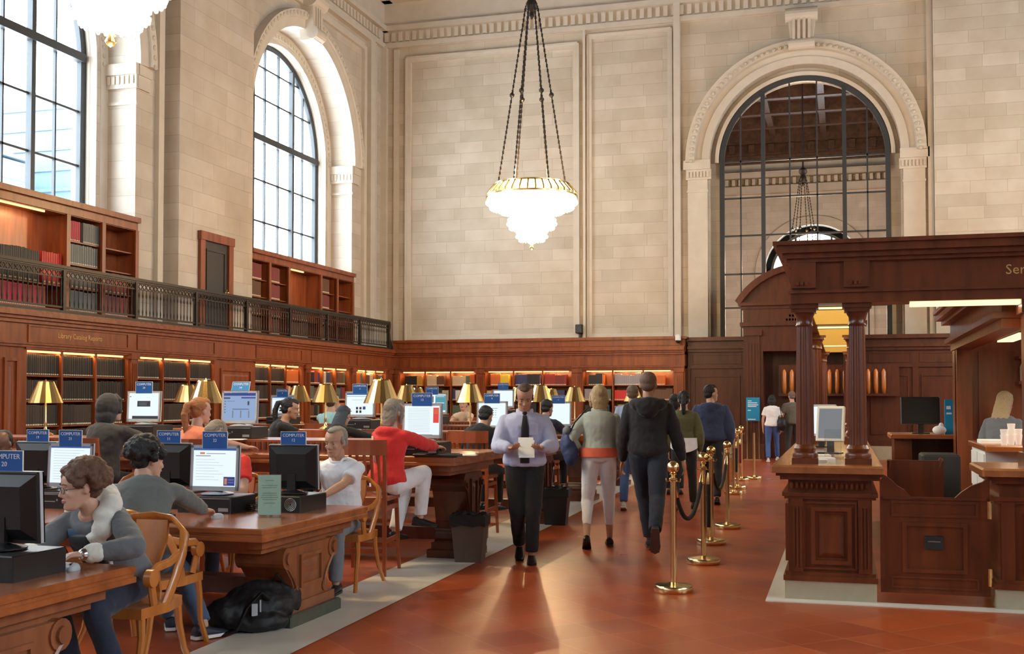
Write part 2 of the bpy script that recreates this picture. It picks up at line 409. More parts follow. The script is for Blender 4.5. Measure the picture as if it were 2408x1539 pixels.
# stone mouldings on the left wall
def Lp(u, z, d): return (XL-d, u, z)
mb = MB()
for c in LEFT_C[:5]:
    archbar(mb, Lp, c, SPR, SPR-.02, [(RO, 0), (RO, -.10), (RO+.22, -.13), (RO+.24, -.20), (RO+.42, -.20), (RO+.45, 0)])
    archbar(mb, Lp, c, SPR, SILL, [(RG+.01, .92), (RG-.02, .80), (RG+.10, .66), (RG+.12, .63), (RG+.35, .63), (RG+.35, .92)])
    # rectangular frame round the arch
    for s_ in (-1, 1):
        if s_ > 0: mb.box(XL, XL+.10, c+s_*3.62-.09, c+s_*3.62+.09, 2.83, 11.7)
        if s_ > 0 and c > 26: mb.box(XL, XL+.16, c+4.02-.16, c+4.02+.16, 2.83, 12.05); mb.box(XL, XL+.07, c+4.40, c+4.50, 2.83, 12.3)
        # impost capitals on the reveal piers
        e = c+s_*RO
        mb.box(XL-.66, XL+.06, e-s_*.10, e+s_*.02, 7.88, 8.10)
        mb.box(XL-.64, XL+.04, e-s_*.06, e+s_*.02, 7.62, 7.88)
        mb.box(XL-.64, XL+.03, e-s_*.04, e+s_*.02, 7.30, 7.36)
        mb.box(XL-.02, XL+.08, e, e+s_*.42, 7.88, 8.10); mb.box(XL-.02, XL+.05, e, e+s_*.40, 7.62, 7.88)
        for k in range(6): mb.box(XL-.60+k*.105, XL-.54+k*.105, e-s_*.085, e, 7.70, 7.86)
    mb.box(XL, XL+.10, c-3.3, c+3.53, 11.6, 11.78); mb.box(XL, XL+.16, c-3.3, c+3.86, 11.95, 12.05)
    # scroll keystone
    kp = [(-.22, SPR+RO-.28), (.22, SPR+RO-.28), (.34, 11.95), (-.34, 11.95)]
    mb.prism([(c+a, b) for a, b in kp], 'x', XL-.05, XL+.34)
    mb.lathe([(.17, -.26), (.17, .26)], (XL+.30, c, SPR+RO-.10), 16, 'y'); mb.lathe([(.24, -.36), (.24, .36)], (XL+.26, c, 11.78), 16, 'y')
    for k in (-.12, 0, .12): mb.box(XL+.3, XL+.38, c+k-.03, c+k+.03, SPR+RO-.1, 11.8)
# entablature along both walls
mb2 = MB()
for z0, z1, d in ((12.05, 12.2, .12), (12.2, 12.55, .05), (12.55, 12.7, .2), (12.7, 13.4, .08), (13.4, 13.9, .35)):
    mb.box(XL, XL+d, YF, YB, z0, z1); mb2.box(XL, XR, YB-d, YB, z0, z1)
for k in range(150): mb.box(XL+.05, XL+.12, -2+k*.22, -2+k*.22+.13, 12.24, 12.5)
for k in range(110): mb2.box(XL+.1+k*.22, XL+.22+k*.22, YB-.12, YB-.05, 12.24, 12.5)
struct(mb.build('trim_3', 'stone_plain'))
mb = MB()
for c in LEFT_C[:4]: mb.box(XL, XL+.35, c+3.87, c+6.85, 2.87, 12.05)
struct(mb.build('wall_left_piers', 'stone_side')).name = 'wall_piers'
# back wall: corner pier mouldings, big framed panels, archivolt
def frame(mb, x0, x1, z0, z1, y, w=.13, d=.07):
    mb.box(x0, x0+w, y-d, y, z0+w, z1-w); mb.box(x1-w, x1, y-d, y, z0+w, z1-w); mb.box(x0, x1, y-d, y, z1-w, z1); mb.box(x0, x1, y-d, y, z0, z0+w)
    w2 = w*.35
    mb.box(x0-w2, x0, y-d*1.5, y, z0, z1); mb.box(x1, x1+w2, y-d*1.5, y, z0, z1); mb.box(x0, x1, y-d*1.5, y, z1, z1+w2)
frame(mb2, -12.36, -7.16, 3.3, 11.7, YB)
mb2.box(-13.16, -12.98, YB-.16, YB, 3, 12.1); mb2.box(-12.78, -12.62, YB-.07, YB, 3, 12.0)
mb2.box(-7.0, -6.93, YB-.12, YB, 3, 12.05)
frame(mb2, -6.86, -4.5, 3.3, 11.9, YB, .10, .05)
mb2.box(-4.42, -4.24, YB-.16, YB, 3, 12.6); mb2.box(2.2, 2.33, YB-.16, YB, 3, 12.6)
archbar(mb2, P3b, AC, SPR, SPR-.02, [(AR+.25, 0), (AR+.25, -.06), (AR+.45, -.09), (AR+.47, -.03), (AR+.62, -.05), (AR+.64, -.2), (AO-.02, -.24), (AO, 0)])
archbar(mb2, P3b, AC, SPR, SPR, [(AR+.02, .36), (AR+.02, .22), (AR+.12, .2), (AR+.14, .34)])
for s_ in (-1, 1):
    e = AC+s_*AR
    mb2.box(e+s_*.22, e+s_*.95, YB-.16, YB+.02, 7.88, 8.14); mb2.box(e+s_*.2, e+s_*.88, YB-.11, YB+.02, 7.6, 7.88)
    mb2.box(e+s_*.3, e+s_*.84, YB-.08, YB, 3.1, 7.6); mb2.box(e+s_*.28, e+s_*.86, YB-.10, YB, 7.25, 7.32)
    for k in range(7): mb2.box(e+s_*(.26+k*.09), e+s_*(.31+k*.09), YB-.14, YB, 7.66, 7.82)
kp = [(-.27, SPR+AR+.62), (.27, SPR+AR+.62), (.38, 12.0), (-.38, 12.0)]
mb2.prism([(AC+a, b) for a, b in kp], 'y', YB-.4, YB)
for k in (-.2, -.07, .07, .2): mb2.box(AC+k-.035, AC+k+.035, YB-.46, YB-.38, SPR+AR+.75, 11.8)
mb2.lathe([(.16, -.34), (.16, .34)], (AC, YB-.36, SPR+AR+.70), 16, 'x'); mb2.lathe([(.2, -.42), (.2, .42)], (AC, YB-.3, 11.85), 16, 'x')
struct(mb2.build('trim_4', 'stone_plain'))
# projecting pier at the right
mb = MB(); mb.box(2.34, XR, YB-.35, YB, 0, 13.9); o = struct(mb.build('wall_back_pier', 'stone_back')); o.name = 'wall_pier'
# carved bead bands round the arches
mb = MB()
for i in range(58):
    a = PI*i/57
    R = AO-.18; mb.ell((AC+R*math.cos(a), YB-.24, SPR+R*math.sin(a)), (.055, .035, .055), n=6, m=5)
for c in LEFT_C[3:5]:
    for i in range(54):
        a = PI*i/53; R = RO+.33; mb.ell((XL+.2, c+R*math.cos(a), SPR+R*math.sin(a)), (.035, .055, .055), n=6, m=5)
        R = RG+.2; mb.ell((XL-.62, c+R*math.cos(a), SPR+R*math.sin(a)), (.03, .05, .05), n=6, m=5)
struct(mb.build('trim_5', 'stone_carved'))

# ------------------------------------------------------------------ windows
def window(name, P3, c, R, spr, sill, d, thick, thin, hz, tz, gl):
    mb = MB()
    archbar(mb, P3, c, spr, sill, [(R, d), (R, d-.12), (R-.13, d-.10), (R-.13, d)])
    def vb(u, w, dd):
        h = spr+math.sqrt(max(0, (R-.05)**2-u*u))
        a, b_ = P3(c+u-w, sill, d-dd), P3(c+u+w, h, d)
        mb.box(a[0], b_[0], a[1], b_[1], a[2], b_[2])
    for u in thick: vb(u, .055, .12)
    for u in thin: vb(u, .02, .06)
    for z in hz:
        half = R-.05 if z <= spr else math.sqrt(max(0, (R-.05)**2-(z-spr)**2))
        w = .08 if z == tz else .022
        a, b_ = P3(c-half, z-w, d-(.16 if z == tz else .06)), P3(c+half, z+w, d)
        mb.box(a[0], b_[0], a[1], b_[1], a[2], b_[2])
    a, b_ = P3(c-R, sill, d-.14), P3(c+R, sill+.08, d); mb.box(a[0], b_[0], a[1], b_[1], a[2], b_[2])
    f = struct(mb.build(name, 'iron'))
    g = MB(); pts = [(c+R, sill)]+[(c+x, spr+y) for x, y in arch_pts(R)]+[(c-R, sill)]
    n = len(pts); g.add([P3(u, z, d-.03) for u, z in pts], [tuple(range(n))]); g.build('glass', gl, f, fix=False)
    return f
k = 1
HZ = (6.05, 7.1, 8.15, 9.2, 10.0)
for c in LEFT_C:
    window('window_%d' % k, Lp, c, RG, SPR, SILL, 1.0, (-1.07, 1.07), (-1.75, -.36, .36, 1.75), HZ, 8.15, 'window_glass'); k += 1
for c in RIGHT_C:
    window('window_%d' % k, lambda u, z, d: (XR+d, u, z), c, RG, SPR, SILL, 1.0, (-1.07, 1.07), (-1.75, -.36, .36, 1.75), HZ, 8.15, 'window_glass'); k += 1
window('window_%d' % k, P3b, AC, AR, SPR, .03, .36, (-1.07, 1.07), (-1.68, -.36, .36, 1.66), (4.07, 5.0, 6.06, 7.1, 8.12), 99, 'arch_glass'); k += 1
window('window_%d' % k, P3f, FC, 2.2, SPR, 3.0, .45, (-.9, .9), (-.3, .3, -1.5, 1.5), (4, 5, 6, 7, 8.1), 8.1, 'window_glass')

# towers outside the left windows
for i, (x, y, wx, wy, h) in enumerate([(-52, 48.5, 6, 9, 24), (-62, 67, 8, 8, 22), (-60, 78.5, 8, 9, 27)]):
    mb = MB(); mb.box(x-wx/2, x+wx/2, y-wy/2, y+wy/2, -5, h-3); mb.lathe([(wy*.55, h-3), (wy*.45, h-1.5), (wy*.2, h)], (x, y, 0), 4, a0=PI/4)
    for q in range(int(h/1.6)): mb.box(x-wx/2-.15, x+wx/2+.15, y-wy/2-.15, y+wy/2+.15, q*1.6, q*1.6+.25)
    tag(mb.build('tower', 'tower_glass'), ['pale blue tower low in the leftmost window', 'pale blue tower in the far left window, left one', 'pale blue tower in the far left window, taller right one'][i], 'building')

# ------------------------------------------------------------------ floor marble borders
mb = MB(); mb.add([(-3.80, 5.0, .004), (-3.20, 5.0, .004), (-3.62, 20, .004), (-4.35, 20, .004), (-3.6, -2, .004), (-3.0, -2, .004), (-3.80, 30, .004), (-4.55, 30, .004)],
                  [(4, 5, 1, 0), (0, 1, 2, 3), (3, 2, 6, 7)])
struct(mb.build('floor_border', 'marble', fix=False)).name = 'trim_6'
# ================================================================== woodwork
def area(parent, x, y, z, sx, sy, e, col=(1, .62, .28), rot=(0, 0, 0)):
    l = bpy.data.lights.new('lamp_light', 'AREA'); l.shape = 'RECTANGLE'; l.size = sx; l.size_y = sy; l.energy = e; l.color = col
    o = bpy.data.objects.new('lamp_light', l); COL.objects.link(o); o.location = (x, y, z); o.rotation_euler = rot
    if parent: o.parent = parent
    return o
FX = -12.4; FY = 30.4
OL = [(11.7, 14.4), (15.12, 17.8), (18.03, 20.75), (22.42, 24.68), (25.13, 27.4), (27.85, 29.9)]
OB = [(-12.19, -9.88), (-9.63, -7.12), (-6.82, -4.32)]
ZT = 2.35
def raised(mb, P, u0, u1, z0, z1, d=.025):        # raised field with a bevel, P(u, z, depth)
    b = .04
    o = [P(u0, z0, 0), P(u1, z0, 0), P(u1, z1, 0), P(u0, z1, 0)]
    i = [P(u0+b, z0+b, d), P(u1-b, z0+b, d), P(u1-b, z1-b, d), P(u0+b, z1-b, d)]
    mb.add(o+i, [(0, 1, 5, 4), (1, 2, 6, 5), (2, 3, 7, 6), (3, 0, 4, 7), (4, 5, 6, 7)])
def pframe(mb, B, u0, u1, z0, z1, w=.035, d=.03):  # B(u0,u1,z0,z1,d) draws a box standing out d
    B(u0, u1, z0, z0+w, d); B(u0, u1, z1-w, z1, d); B(u0, u0+w, z0+w, z1-w, d); B(u1-w, u1, z0+w, z1-w, d)
def woodwall(name, lo, hi, opens, B, P, cornice=True):
    mb = MB()
    cur = lo
    spans = []
    for a, b in opens: spans.append((cur, a)); cur = b
    spans.append((cur, hi))
    for a, b in spans:
        if b <= a: continue
        B(mb, a, b, 0, 2.83, 0)
        if b-a < .7:                               # pilaster with capital and flutes
            m = (a+b)/2; w = min(.11, (b-a)/2-.02)
            B(mb, m-w, m+w, .3, 2.36, .05); B(mb, m-w-.03, m+w+.03, 2.28, 2.38, .08); B(mb, m-w-.03, m+w+.03, 0, .3, .08)
            for k in (-.5, 0, .5): B(mb, m+k*w-.012, m+k*w+.012, .4, 2.2, .065)
        else:
            pframe(mb, lambda *q: B(mb, *q), a+.2, b-.2, .4, 2.2, .05, .035); raised(mb, P, a+.32, b-.32, .52, 2.08, .02)
    for a, b in opens:
        B(mb, a, b, ZT, 2.83, 0); B(mb, a, b, 0, .45, 0); B(mb, a-.04, b+.04, ZT, ZT+.04, .03)
        pframe(mb, lambda *q: B(mb, *q), a+.02, b-.02, 2.46, 2.74, .025, .02)
    for z0, z1, d in ((0, .16, .06), (.16, .2, .04), (2.38, 2.42, .05), (2.42, 2.45, .08), (2.76, 2.82, .05), (2.82, 2.87, .10), (2.87, 2.93, .16), (2.93, 2.97, .12)):
        B(mb, lo, hi, z0, z1, d)
    return mb
BL = lambda mb, u0, u1, z0, z1, d: mb.box(FX-.45, FX+d, u0, u1, z0, z1)
BB = lambda mb, u0, u1, z0, z1, d: mb.box(u0, u1, FY-d, FY+.45, z0, z1)
mbL = woodwall('l', 9.0, 30.4, OL, BL, lambda u, z, d: (FX+d, u, z))
mbL.box(XL, FX+.02, 9, 30.4, 2.8, 2.87)           # gallery floor
struct(mbL.build('trim_7', 'mahogany'))
mbB = woodwall('b', -12.4, -4.03, OB, BB, lambda u, z, d: (u, FY-d, z))
for a, b in ((-12.2, -10.9), (-10.6, -6.9), (-6.7, -4.1)):
    pframe(mbB, lambda *q: BB(mbB, *q), a, b, 3.0, 3.17, .025, .02)
BB(mbB, -12.4, -4.03, 2.97, 3.2, 0); BB(mbB, -12.42, -3.98, 3.17, 3.24, .05)
mbB.box(-12.4, -4.03, FY+.3, YB, 2.9, 3.2)
struct(mbB.build('trim_8', 'mahogany'))
t = text_obj('trim_9', 'Library Catalog Reports', .12, 'gold_text', None, TR(FX+.004, 16.45, 2.60) @ FACE_PX); struct(t)

# ---------------------------------------------------------------- bookcases
BOOKS = []      # (matrix placement, size, colour key, compartment text, score)
def comp_books(P, u0, u1, z, h, colors, text, fill=1.0, vis=1.0, dist=20, wr=(.035, .06), hr=(.72, .86), start=0, seed=0):
    r = random.Random(seed*7919+13)
    u = u0+.02+start*(u1-u0); end = u0+(u1-u0)*fill-.02; k = 0; run = 0; c = colors[0]
    while True:
        w = r.uniform(*wr)
        if u+w > end: break
        if run <= 0: c = r.choice(colors); run = r.randint(2, 7); rh = r.uniform(*hr)
        run -= 1
        hh = h*min(.95, rh+r.uniform(-.012, .012))
        BOOKS.append((P, u, z, w, hh, c, text, vis*w*hh/dist**2, k)); u += w+.002; k += 1
def bookcase(label, P, B, u0, u1, z0, z1, cols, rows, depth, light, group, wood_='mahogany', rz=0, base=(0, 0, 0)):
    """P(u,z,d) -> point, d = depth behind the face; B(mb,u0,u1,z0,z1,d0,d1) box"""
    root = empty('bookcase', label, 'bookcase', base, 0, group)
    b0 = Vector(base)
    def L(o): o.location = -b0; return o
    mb = MB(); B(mb, u0, u1, z0, z1, depth, depth+.03); B(mb, u0, u0+.012, z0, z1, 0, depth); B(mb, u1-.012, u1, z0, z1, 0, depth); B(mb, u0, u1, z1-.012, z1, 0, depth)
    L(mb.build('carcass', wood_, root))
    for c in cols:
        mb = MB(); B(mb, c-.02, c+.02, z0, z1, .02, depth); L(mb.build('divider', wood_, root))
    edges = [u0]+list(cols)+[u1]
    for (a, b), zs in zip(zip(edges, edges[1:]), rows):
        for z in zs:
            mb = MB(); B(mb, a, b, z-.022, z, .05, depth); L(mb.build('shelf', wood_, root))
    if light:
        a, b = light
        mb = MB(); B(mb, a, b, z1-.045, z1-.015, .04, .075); L(mb.build('strip_light', 'tube_glow', root))
        cpt = P((a+b)/2, z1-.05, .08)
        horiz = abs(P(a, 0, 0)[0]-P(b, 0, 0)[0]) > .01
        rot = (D2R(25), 0, 0) if horiz else (0, D2R(25), 0)
        o = area(None, cpt[0], cpt[1], cpt[2], (b-a) if horiz else .05, .05 if horiz else (b-a), 6.5*(b-a), rot=rot)
        o.parent = root; o.location = Vector(cpt)-b0
    return root
PL = lambda u, z, d: (FX-d, u, z)
BXL = lambda mb, u0, u1, z0, z1, d0, d1: mb.box(FX-d0, FX-d1, u0, u1, z0, z1)
PB = lambda u, z, d: (u, FY+d, z)
BXB = lambda mb, u0, u1, z0, z1, d0, d1: mb.box(u0, u1, FY+d0, FY+d1, z0, z1)
RW = [1.94, 1.53, 1.12, .71]
names = ['at far left edge', 'first bookcase of left wall', 'second bookcase of left wall', 'third bookcase of left wall', 'fourth bookcase of left wall', 'last bookcase of left wall']
LAWC = ['bk_law', 'bk_law', 'bk_law2']
MIX = ['bk_red', 'bk_brown', 'bk_black', 'bk_cream', 'bk_green', 'bk_orange', 'bk_navy', 'bk_brown']
rown = ['top', 'second', 'third', 'lowest']
coln = ['left', 'middle', 'right']
for i, (a, b) in enumerate(OL):
    cs = [a+(b-a)/3, a+2*(b-a)/3]
    bookcase('mahogany bookcase set in the lower panelling, '+names[i], PL, BXL, a, b, .45, ZT, cs, [RW]*3, .40, (a+.1, b-.1), 'lower bookcases on the left wall')
    ed = [a]+cs+[b]
    for c in range(3):
        for r in range(4):
            top = ZT if r == 0 else RW[r-1]
            pal = LAWC if i <= 2 or (i == 3 and c < 2) else MIX
            if i == 3 and c == 2: pal = ['bk_brown', 'bk_orange', 'bk_cream']
            comp_books(PL, ed[c], ed[c+1], RW[r], top-RW[r], pal, '%s shelf, %s column, %s' % (rown[r], coln[c], names[i]),
                       fill=1 if i < 4 else .9, vis=(0 if i == 0 else (1, 1, .5, .05)[r]), dist=(a*1.12), hr=(.8, .84) if pal is LAWC else (.66, .86), seed=i*100+c*10+r)
bn = ['left case on the back wall', 'middle case on the back wall', 'right case on the back wall']
for i, (a, b) in enumerate(OB):
    cs = [a+(b-a)/3, a+2*(b-a)/3]
    bookcase('mahogany bookcase with warm shelf light, '+bn[i], PB, BXB, a, b, .45, ZT, cs, [RW]*3, .40, (a+.1, b-.1), 'bookcases on the back wall')
    ed = [a]+cs+[b]
    for c in range(3):
        for r in range(4):
            top = ZT if r == 0 else RW[r-1]
            pal = [['bk_brown', 'bk_black', 'bk_gold'], ['bk_black', 'bk_cream', 'bk_brown', 'bk_green'], ['bk_cream', 'bk_green', 'bk_white', 'bk_orange'],
                   ['bk_red', 'bk_yellow', 'bk_orange'], ['bk_black', 'bk_purple', 'bk_navy'], ['bk_red', 'bk_maroon', 'bk_red'],
                   ['bk_black', 'bk_cream', 'bk_orange', 'bk_maroon'], ['bk_grey', 'bk_grey', 'bk_grey'], ['bk_orange', 'bk_red', 'bk_gold']][i*3+c]
            if r == 1: pal = [MIX, MIX, ['bk_navy', 'bk_white'], MIX, MIX, MIX, ['bk_green', 'bk_grey'], ['bk_bright_red'], ['bk_bright_red', 'bk_brown']][i*3+c]
            comp_books(PB, ed[c], ed[c+1], RW[r], top-RW[r], pal, '%s shelf, %s column, %s' % (rown[r], coln[c], bn[i]),
                       fill=(.95, .85, .78, .98)[(i+c*2+r) % 4], vis=(1, .6, .1, 0)[r], dist=33, start=.16 if (c == 0 and r == 0) else .02, hr=(.62, .82), seed=700+i*100+c*10+r)
# gallery bookcases under the windows
XU = XL+.05
PU = lambda u, z, d: (XU-d, u, z)
BXU = lambda mb, u0, u1, z0, z1, d0, d1: mb.box(XU-d0, XU-d1, u0, u1, z0, z1)
for gi, c in enumerate((16.15, 26.3)):
    cs = [c-1.93, c-.95, c+.85, c+1.85]
    R4 = [4.38, 3.97, 3.55, 3.13]; NR = [3.55, 3.13]
    a, b = c-2.86, c+2.86
    nm = ['under the large leftmost window', 'under the second arched window'][gi]
    bookcase('gallery bookcase of mahogany '+nm, PU, BXU, a, b, 2.9, 4.82, cs, [R4, R4, NR, R4, R4], .42, (c-.9, c+.3) if gi == 0 else (c-.8, c-.05), 'gallery bookcases')
    mb = MB(); mb.box(XU-.5, XU+.03, a-.03, b+.03, 4.82, 4.96); mb.box(XU-.6, XU+.10, a-.03, b+.03, 4.96, 5.06)
    for e in [a-.02]+cs+[b+.02]: mb.box(XU-.02, XU+.025, e-.05, e+.05, 2.9, 4.82)
    struct(mb.build('trim_%d' % (10+gi), 'mahogany'))
    ed = [a]+cs+[b]
    for k in range(5):
        for r in range(4):
            if k == 2 and r < 2: continue
            z = R4[r]; top = 4.8 if r == 0 else R4[r-1]
            if gi == 0:
                if k == 4 and r < 2: continue
                pal, fill = {2: (['bk_black', 'bk_bright_red'], .75), 3: (['bk_slate'], 1)}.get(k, (['bk_maroon', 'bk_red'], .9))
                if k == 2 and r == 3: pal = ['bk_crimson', 'bk_red']
                h = (.62 if k == 2 and r == 2 else top-z)
                if k == 2 and r == 2:
                    pal = ['bk_black']; comp_books(PU, c+.25, ed[3], z, .6, ['bk_bright_red'], 'third shelf, lit niche, gallery under leftmost window', fill=.95, dist=19, wr=(.05, .06), hr=(.92, .93), seed=999); fill = .67
            else:
                pal, fill = (['bk_maroon', 'bk_brown', 'bk_maroon'], (.75, .7, .7, .7, .15)[k]); h = top-z
            if gi == 0 and k == 3 and r == 0: comp_books(PU, ed[3], ed[4], z, h, ['bk_crimson'], 'top shelf, column right of niche, gallery under leftmost window', fill=.5, dist=19, hr=(.86, .88), seed=888)
            vis = (1, 1, .7, .4)[r]*(1 if gi or k >= 2 else .0)
            comp_books(PU, ed[k], ed[k+1], z, h, pal, '%s shelf, %s, gallery %s' % (rown[r], ['far left column', 'column left of niche', 'lit niche', 'column right of niche', 'far right column'][k], ['under leftmost window', 'under second window'][gi]),
                       fill=fill, vis=vis, dist=(a+3)*1.1, hr=(.84, .9), start=(.5 if gi == 0 and k == 3 and r == 0 else 0), seed=300+gi*100+k*10+r)

BK = dict(bk_law=(.028, .022, .018), bk_law2=(.05, .035, .026), bk_red=(.30, .035, .025), bk_brown=(.14, .06, .03), bk_black=(.02, .02, .022), bk_cream=(.6, .48, .3), bk_green=(.10, .15, .10),
          bk_orange=(.60, .14, .03), bk_navy=(.04, .05, .12), bk_gold=(.55, .32, .06), bk_white=(.7, .68, .6), bk_yellow=(.75, .55, .05), bk_purple=(.20, .10, .15), bk_maroon=(.20, .035, .035),
          bk_grey=(.30, .28, .32), bk_bright_red=(.62, .03, .025), bk_crimson=(.50, .02, .05), bk_slate=(.17, .18, .17))
for k, c in BK.items(): mat(k, c, .5, noise=.1, scale=30)
mat('page_edge', (.75, .68, .5), .8)
WORD = dict(bk_law='dark bound', bk_law2='dark brown bound', bk_red='red', bk_brown='brown', bk_black='black', bk_cream='cream', bk_green='dark green', bk_orange='orange', bk_navy='navy', bk_gold='gold', bk_white='white',
            bk_yellow='yellow', bk_purple='purple', bk_maroon='maroon', bk_grey='grey', bk_bright_red='bright red', bk_crimson='crimson', bk_slate='slate grey')
def book_mesh(mb, w, h, d=.2):                    # spine toward -y, origin at the foot of the spine
    mb.mi = 0
    mb.box(0, w, 0, .006, 0, h); mb.box(0, .004, 0, d, 0, h); mb.box(w-.004, w, 0, d, 0, h)
    mb.box(-.0004, w+.0004, -.002, .004, h*.2, h*.2+.006); mb.box(-.0004, w+.0004, -.002, .004, h*.8, h*.8+.006)
    mb.mi = 1; mb.box(.004, w-.004, .006, d-.006, .004, h-.004); mb.box(w*.15, w*.85, -.0015, .002, h*.04, h*.09)
unit = {}
def unit_mesh(c):
    if c not in unit:
        mb = MB(); book_mesh(mb, .05, .32); o = mb.build('book', [c, 'page_edge']); unit[c] = o.data; bpy.data.objects.remove(o)
    return unit[c]
idx = sorted(range(len(BOOKS)), key=lambda i: -BOOKS[i][7]); top300 = set(idx[:300])
rest = {}
for i, (P, u, z, w, h, c, text, sc, k) in enumerate(BOOKS):
    a = Vector(P(u, z, .07)); b = Vector(P(u+1, z, .07)); dirn = b-a; ang = math.atan2(dirn.y, dirn.x)
    if ang > 1: a = Vector(P(u, z, .07))
    if P is PB: M = TR(*a)
    else: M = TR(*a) @ RZ(PI/2)               # along +Y, spine faces +X
    if i in top300:
        o = bpy.data.objects.new('book', unit_mesh(c)); COL.objects.link(o)
        o.matrix_world = M @ Matrix.Diagonal((w/.05, 1, h/.32, 1))
        tag(o, WORD[c]+' book, '+text, 'book', 'books, '+text)
    else:
        mb = rest.setdefault('x', MB()); 
        mb.M = M; mb.mi = list(BK).index(c)
        mb.box(0, w, 0, .2, 0, h); mb.mi = len(BK); mb.box(w*.1, w*.9, -.0015, .002, h*.03, h*.10); mb.box(.004, w-.004, .01, .19, h, h+.001)
mb = rest['x']; mb.M = None
tag(mb.build('book_rows', list(BK)+['page_edge']), 'remaining rows of bound volumes filling the library shelves', 'books', kind='stuff')
print('BOOKS', len(BOOKS))

# ---------------------------------------------------------------- gallery balustrade
RXp = -12.46
root = empty('balustrade', 'long dark bronze balustrade along the gallery above the bookcases', 'railing', (RXp, 12, 2.97))
def loc(o): return o
y0, y1 = 0, 18.2
mb = MB(); mb.box(-.05, .05, y0, y1, .76, .81); mb.box(-.03, .03, y0, y1, .73, .76); loc(mb.build('top_rail', 'bronze', root))
mb = MB(); mb.box(-.012, .012, y0, y1, .60, .62); mb.box(-.012, .012, y0, y1, .71, .73)
k = y0
while k < y1-.12:
    mb.add([(-.008, k, .62), (.008, k, .62), (.008, k+.09, .71), (-.008, k+.09, .71), (-.008, k+.02, .62), (.008, k+.02, .62), (.008, k+.11, .71), (-.008, k+.11, .71)], [(0, 1, 2, 3), (4, 5, 6, 7), (0, 3, 7, 4), (1, 2, 6, 5)])
    mb.add([(-.008, k+.09, .62), (.008, k+.09, .62), (.008, k, .71), (-.008, k, .71), (-.008, k+.11, .62), (.008, k+.11, .62), (.008, k+.02, .71), (-.008, k+.02, .71)], [(0, 1, 2, 3), (4, 5, 6, 7), (0, 3, 7, 4), (1, 2, 6, 5)])
    k += .12
loc(mb.build('lattice_frieze', 'bronze', root))
mb = MB(); mb.box(-.04, .04, y0, y1, 0, .06); mb.box(-.02, .02, y0, y1, .10, .13); loc(mb.build('bottom_rail', 'bronze', root))
k = y0+.02
while k < y1+.1:
    mb = MB(); mb.box(-.035, .035, k-.035, k+.035, 0, .78); mb.box(-.045, .045, k-.045, k+.045, .55, .60); loc(mb.build('post', 'bronze', root)); k += 2.02
mb = MB(); mb.prism([(18.2, 0), (18.45, 0), (18.43, .12), (18.3, .3), (18.24, .5), (18.3, .7), (18.27, .81), (18.2, .81)], 'x', -.04, .04); loc(mb.build('end_scroll', 'bronze', root))
mb = MB(); mb.lathe([(.009, .13), (.016, .2), (.009, .26), (.009, .45), (.018, .50), (.009, .56), (.009, .60)], (0, 0, 0), 6)
bal = mb.build('baluster', 'bronze', root); bal.location = (0, 2.55, 0)
st = MB(); n = 0; k = .1
while k < y1-.05:
    if k > 2.6 and n < 99: c = bal.copy(); COL.objects.link(c); c.parent = root; c.location = (0, k, 0); n += 1
    elif k < 2.5 or n >= 99: st.lathe([(.009, .13), (.016, .2), (.009, .26), (.009, .45), (.018, .50), (.009, .56), (.009, .60)], (0, k, 0), 6)
    k += .115
o = st.build('baluster_run', 'bronze', root); o['kind'] = 'stuff'

# door on the gallery
mb = MB(); XD = XL+.35; mb.box(XD-.05, XD+.07, 20.74, 20.92, 2.87, 5.04); mb.box(XD-.05, XD+.07, 21.88, 22.06, 2.87, 5.04); mb.box(XD-.05, XD+.09, 20.72, 22.08, 4.88, 5.06)
d = struct(mb.build('door_1', 'mahogany'))
mb = MB(); mb.box(XD-.02, XD+.02, 20.92, 21.88, 2.87, 4.88); pframe(mb, lambda a, b, z0, z1, dd: mb.box(XD+.02, XD+.02+dd, a, b, z0, z1), 21.02, 21.78, 3.1, 4.72, .04, .02)
mb.build('door_leaf', 'door_dark', d)
mb = MB(); mb.ell((XD+.08, 21.80, 3.85), (.035, .035, .035)); mb.box(XD+.02, XD+.06, 21.77, 21.83, 3.78, 3.92); mb.build('door_knob', 'brass', d, smooth=True)

# ---------------------------------------------------------------- dark screen wall and portal under the arch
YS = 30.75
def BS(mb, u0, u1, z0, z1, d): mb.box(u0, u1, YS-d, YS+.25, z0, z1)
mb = MB()
for a, b in ((-3.99, -2.47), (.56, 8.0)):
    BS(mb, a, b, .35, 3.15, 0)
    for z0, z1, d in ((2.38, 2.45, .07), (2.82, 2.9, .08), (2.9, 2.97, .15), (3.12, 3.22, .12), (.35, .48, .05)): BS(mb, a, b, z0, z1, d)
    n = max(1, int((b-a)/1.15)); w = (b-a)/n
    for k in range(n):
        pframe(mb, lambda *q: BS(mb, *q), a+k*w+.14, a+(k+1)*w-.14, .65, 2.2, .05, .03); pframe(mb, lambda *q: BS(mb, *q), a+k*w+.1, a+(k+1)*w-.1, 2.5, 2.76, .03, .02)
        BS(mb, a+k*w-.07, a+k*w+.07, .48, 2.38, .06)
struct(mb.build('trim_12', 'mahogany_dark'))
mb = MB(); mb.box(-4.03, -2.45, YS-.08, YS+.2, 0, .35); mb.box(.55, 8, YS-.08, YS+.2, 0, .35); struct(mb.build('baseboard_back', 'plinth_stone'))
mb = MB(); mb.box(2.4, 8, YS+.02, YS+.06, 2.4, 2.45)
PC = -.96
root = empty('portal', 'dark carved wooden portal with curved pediment under the great arch', 'doorway', (PC, 30.4, 0))
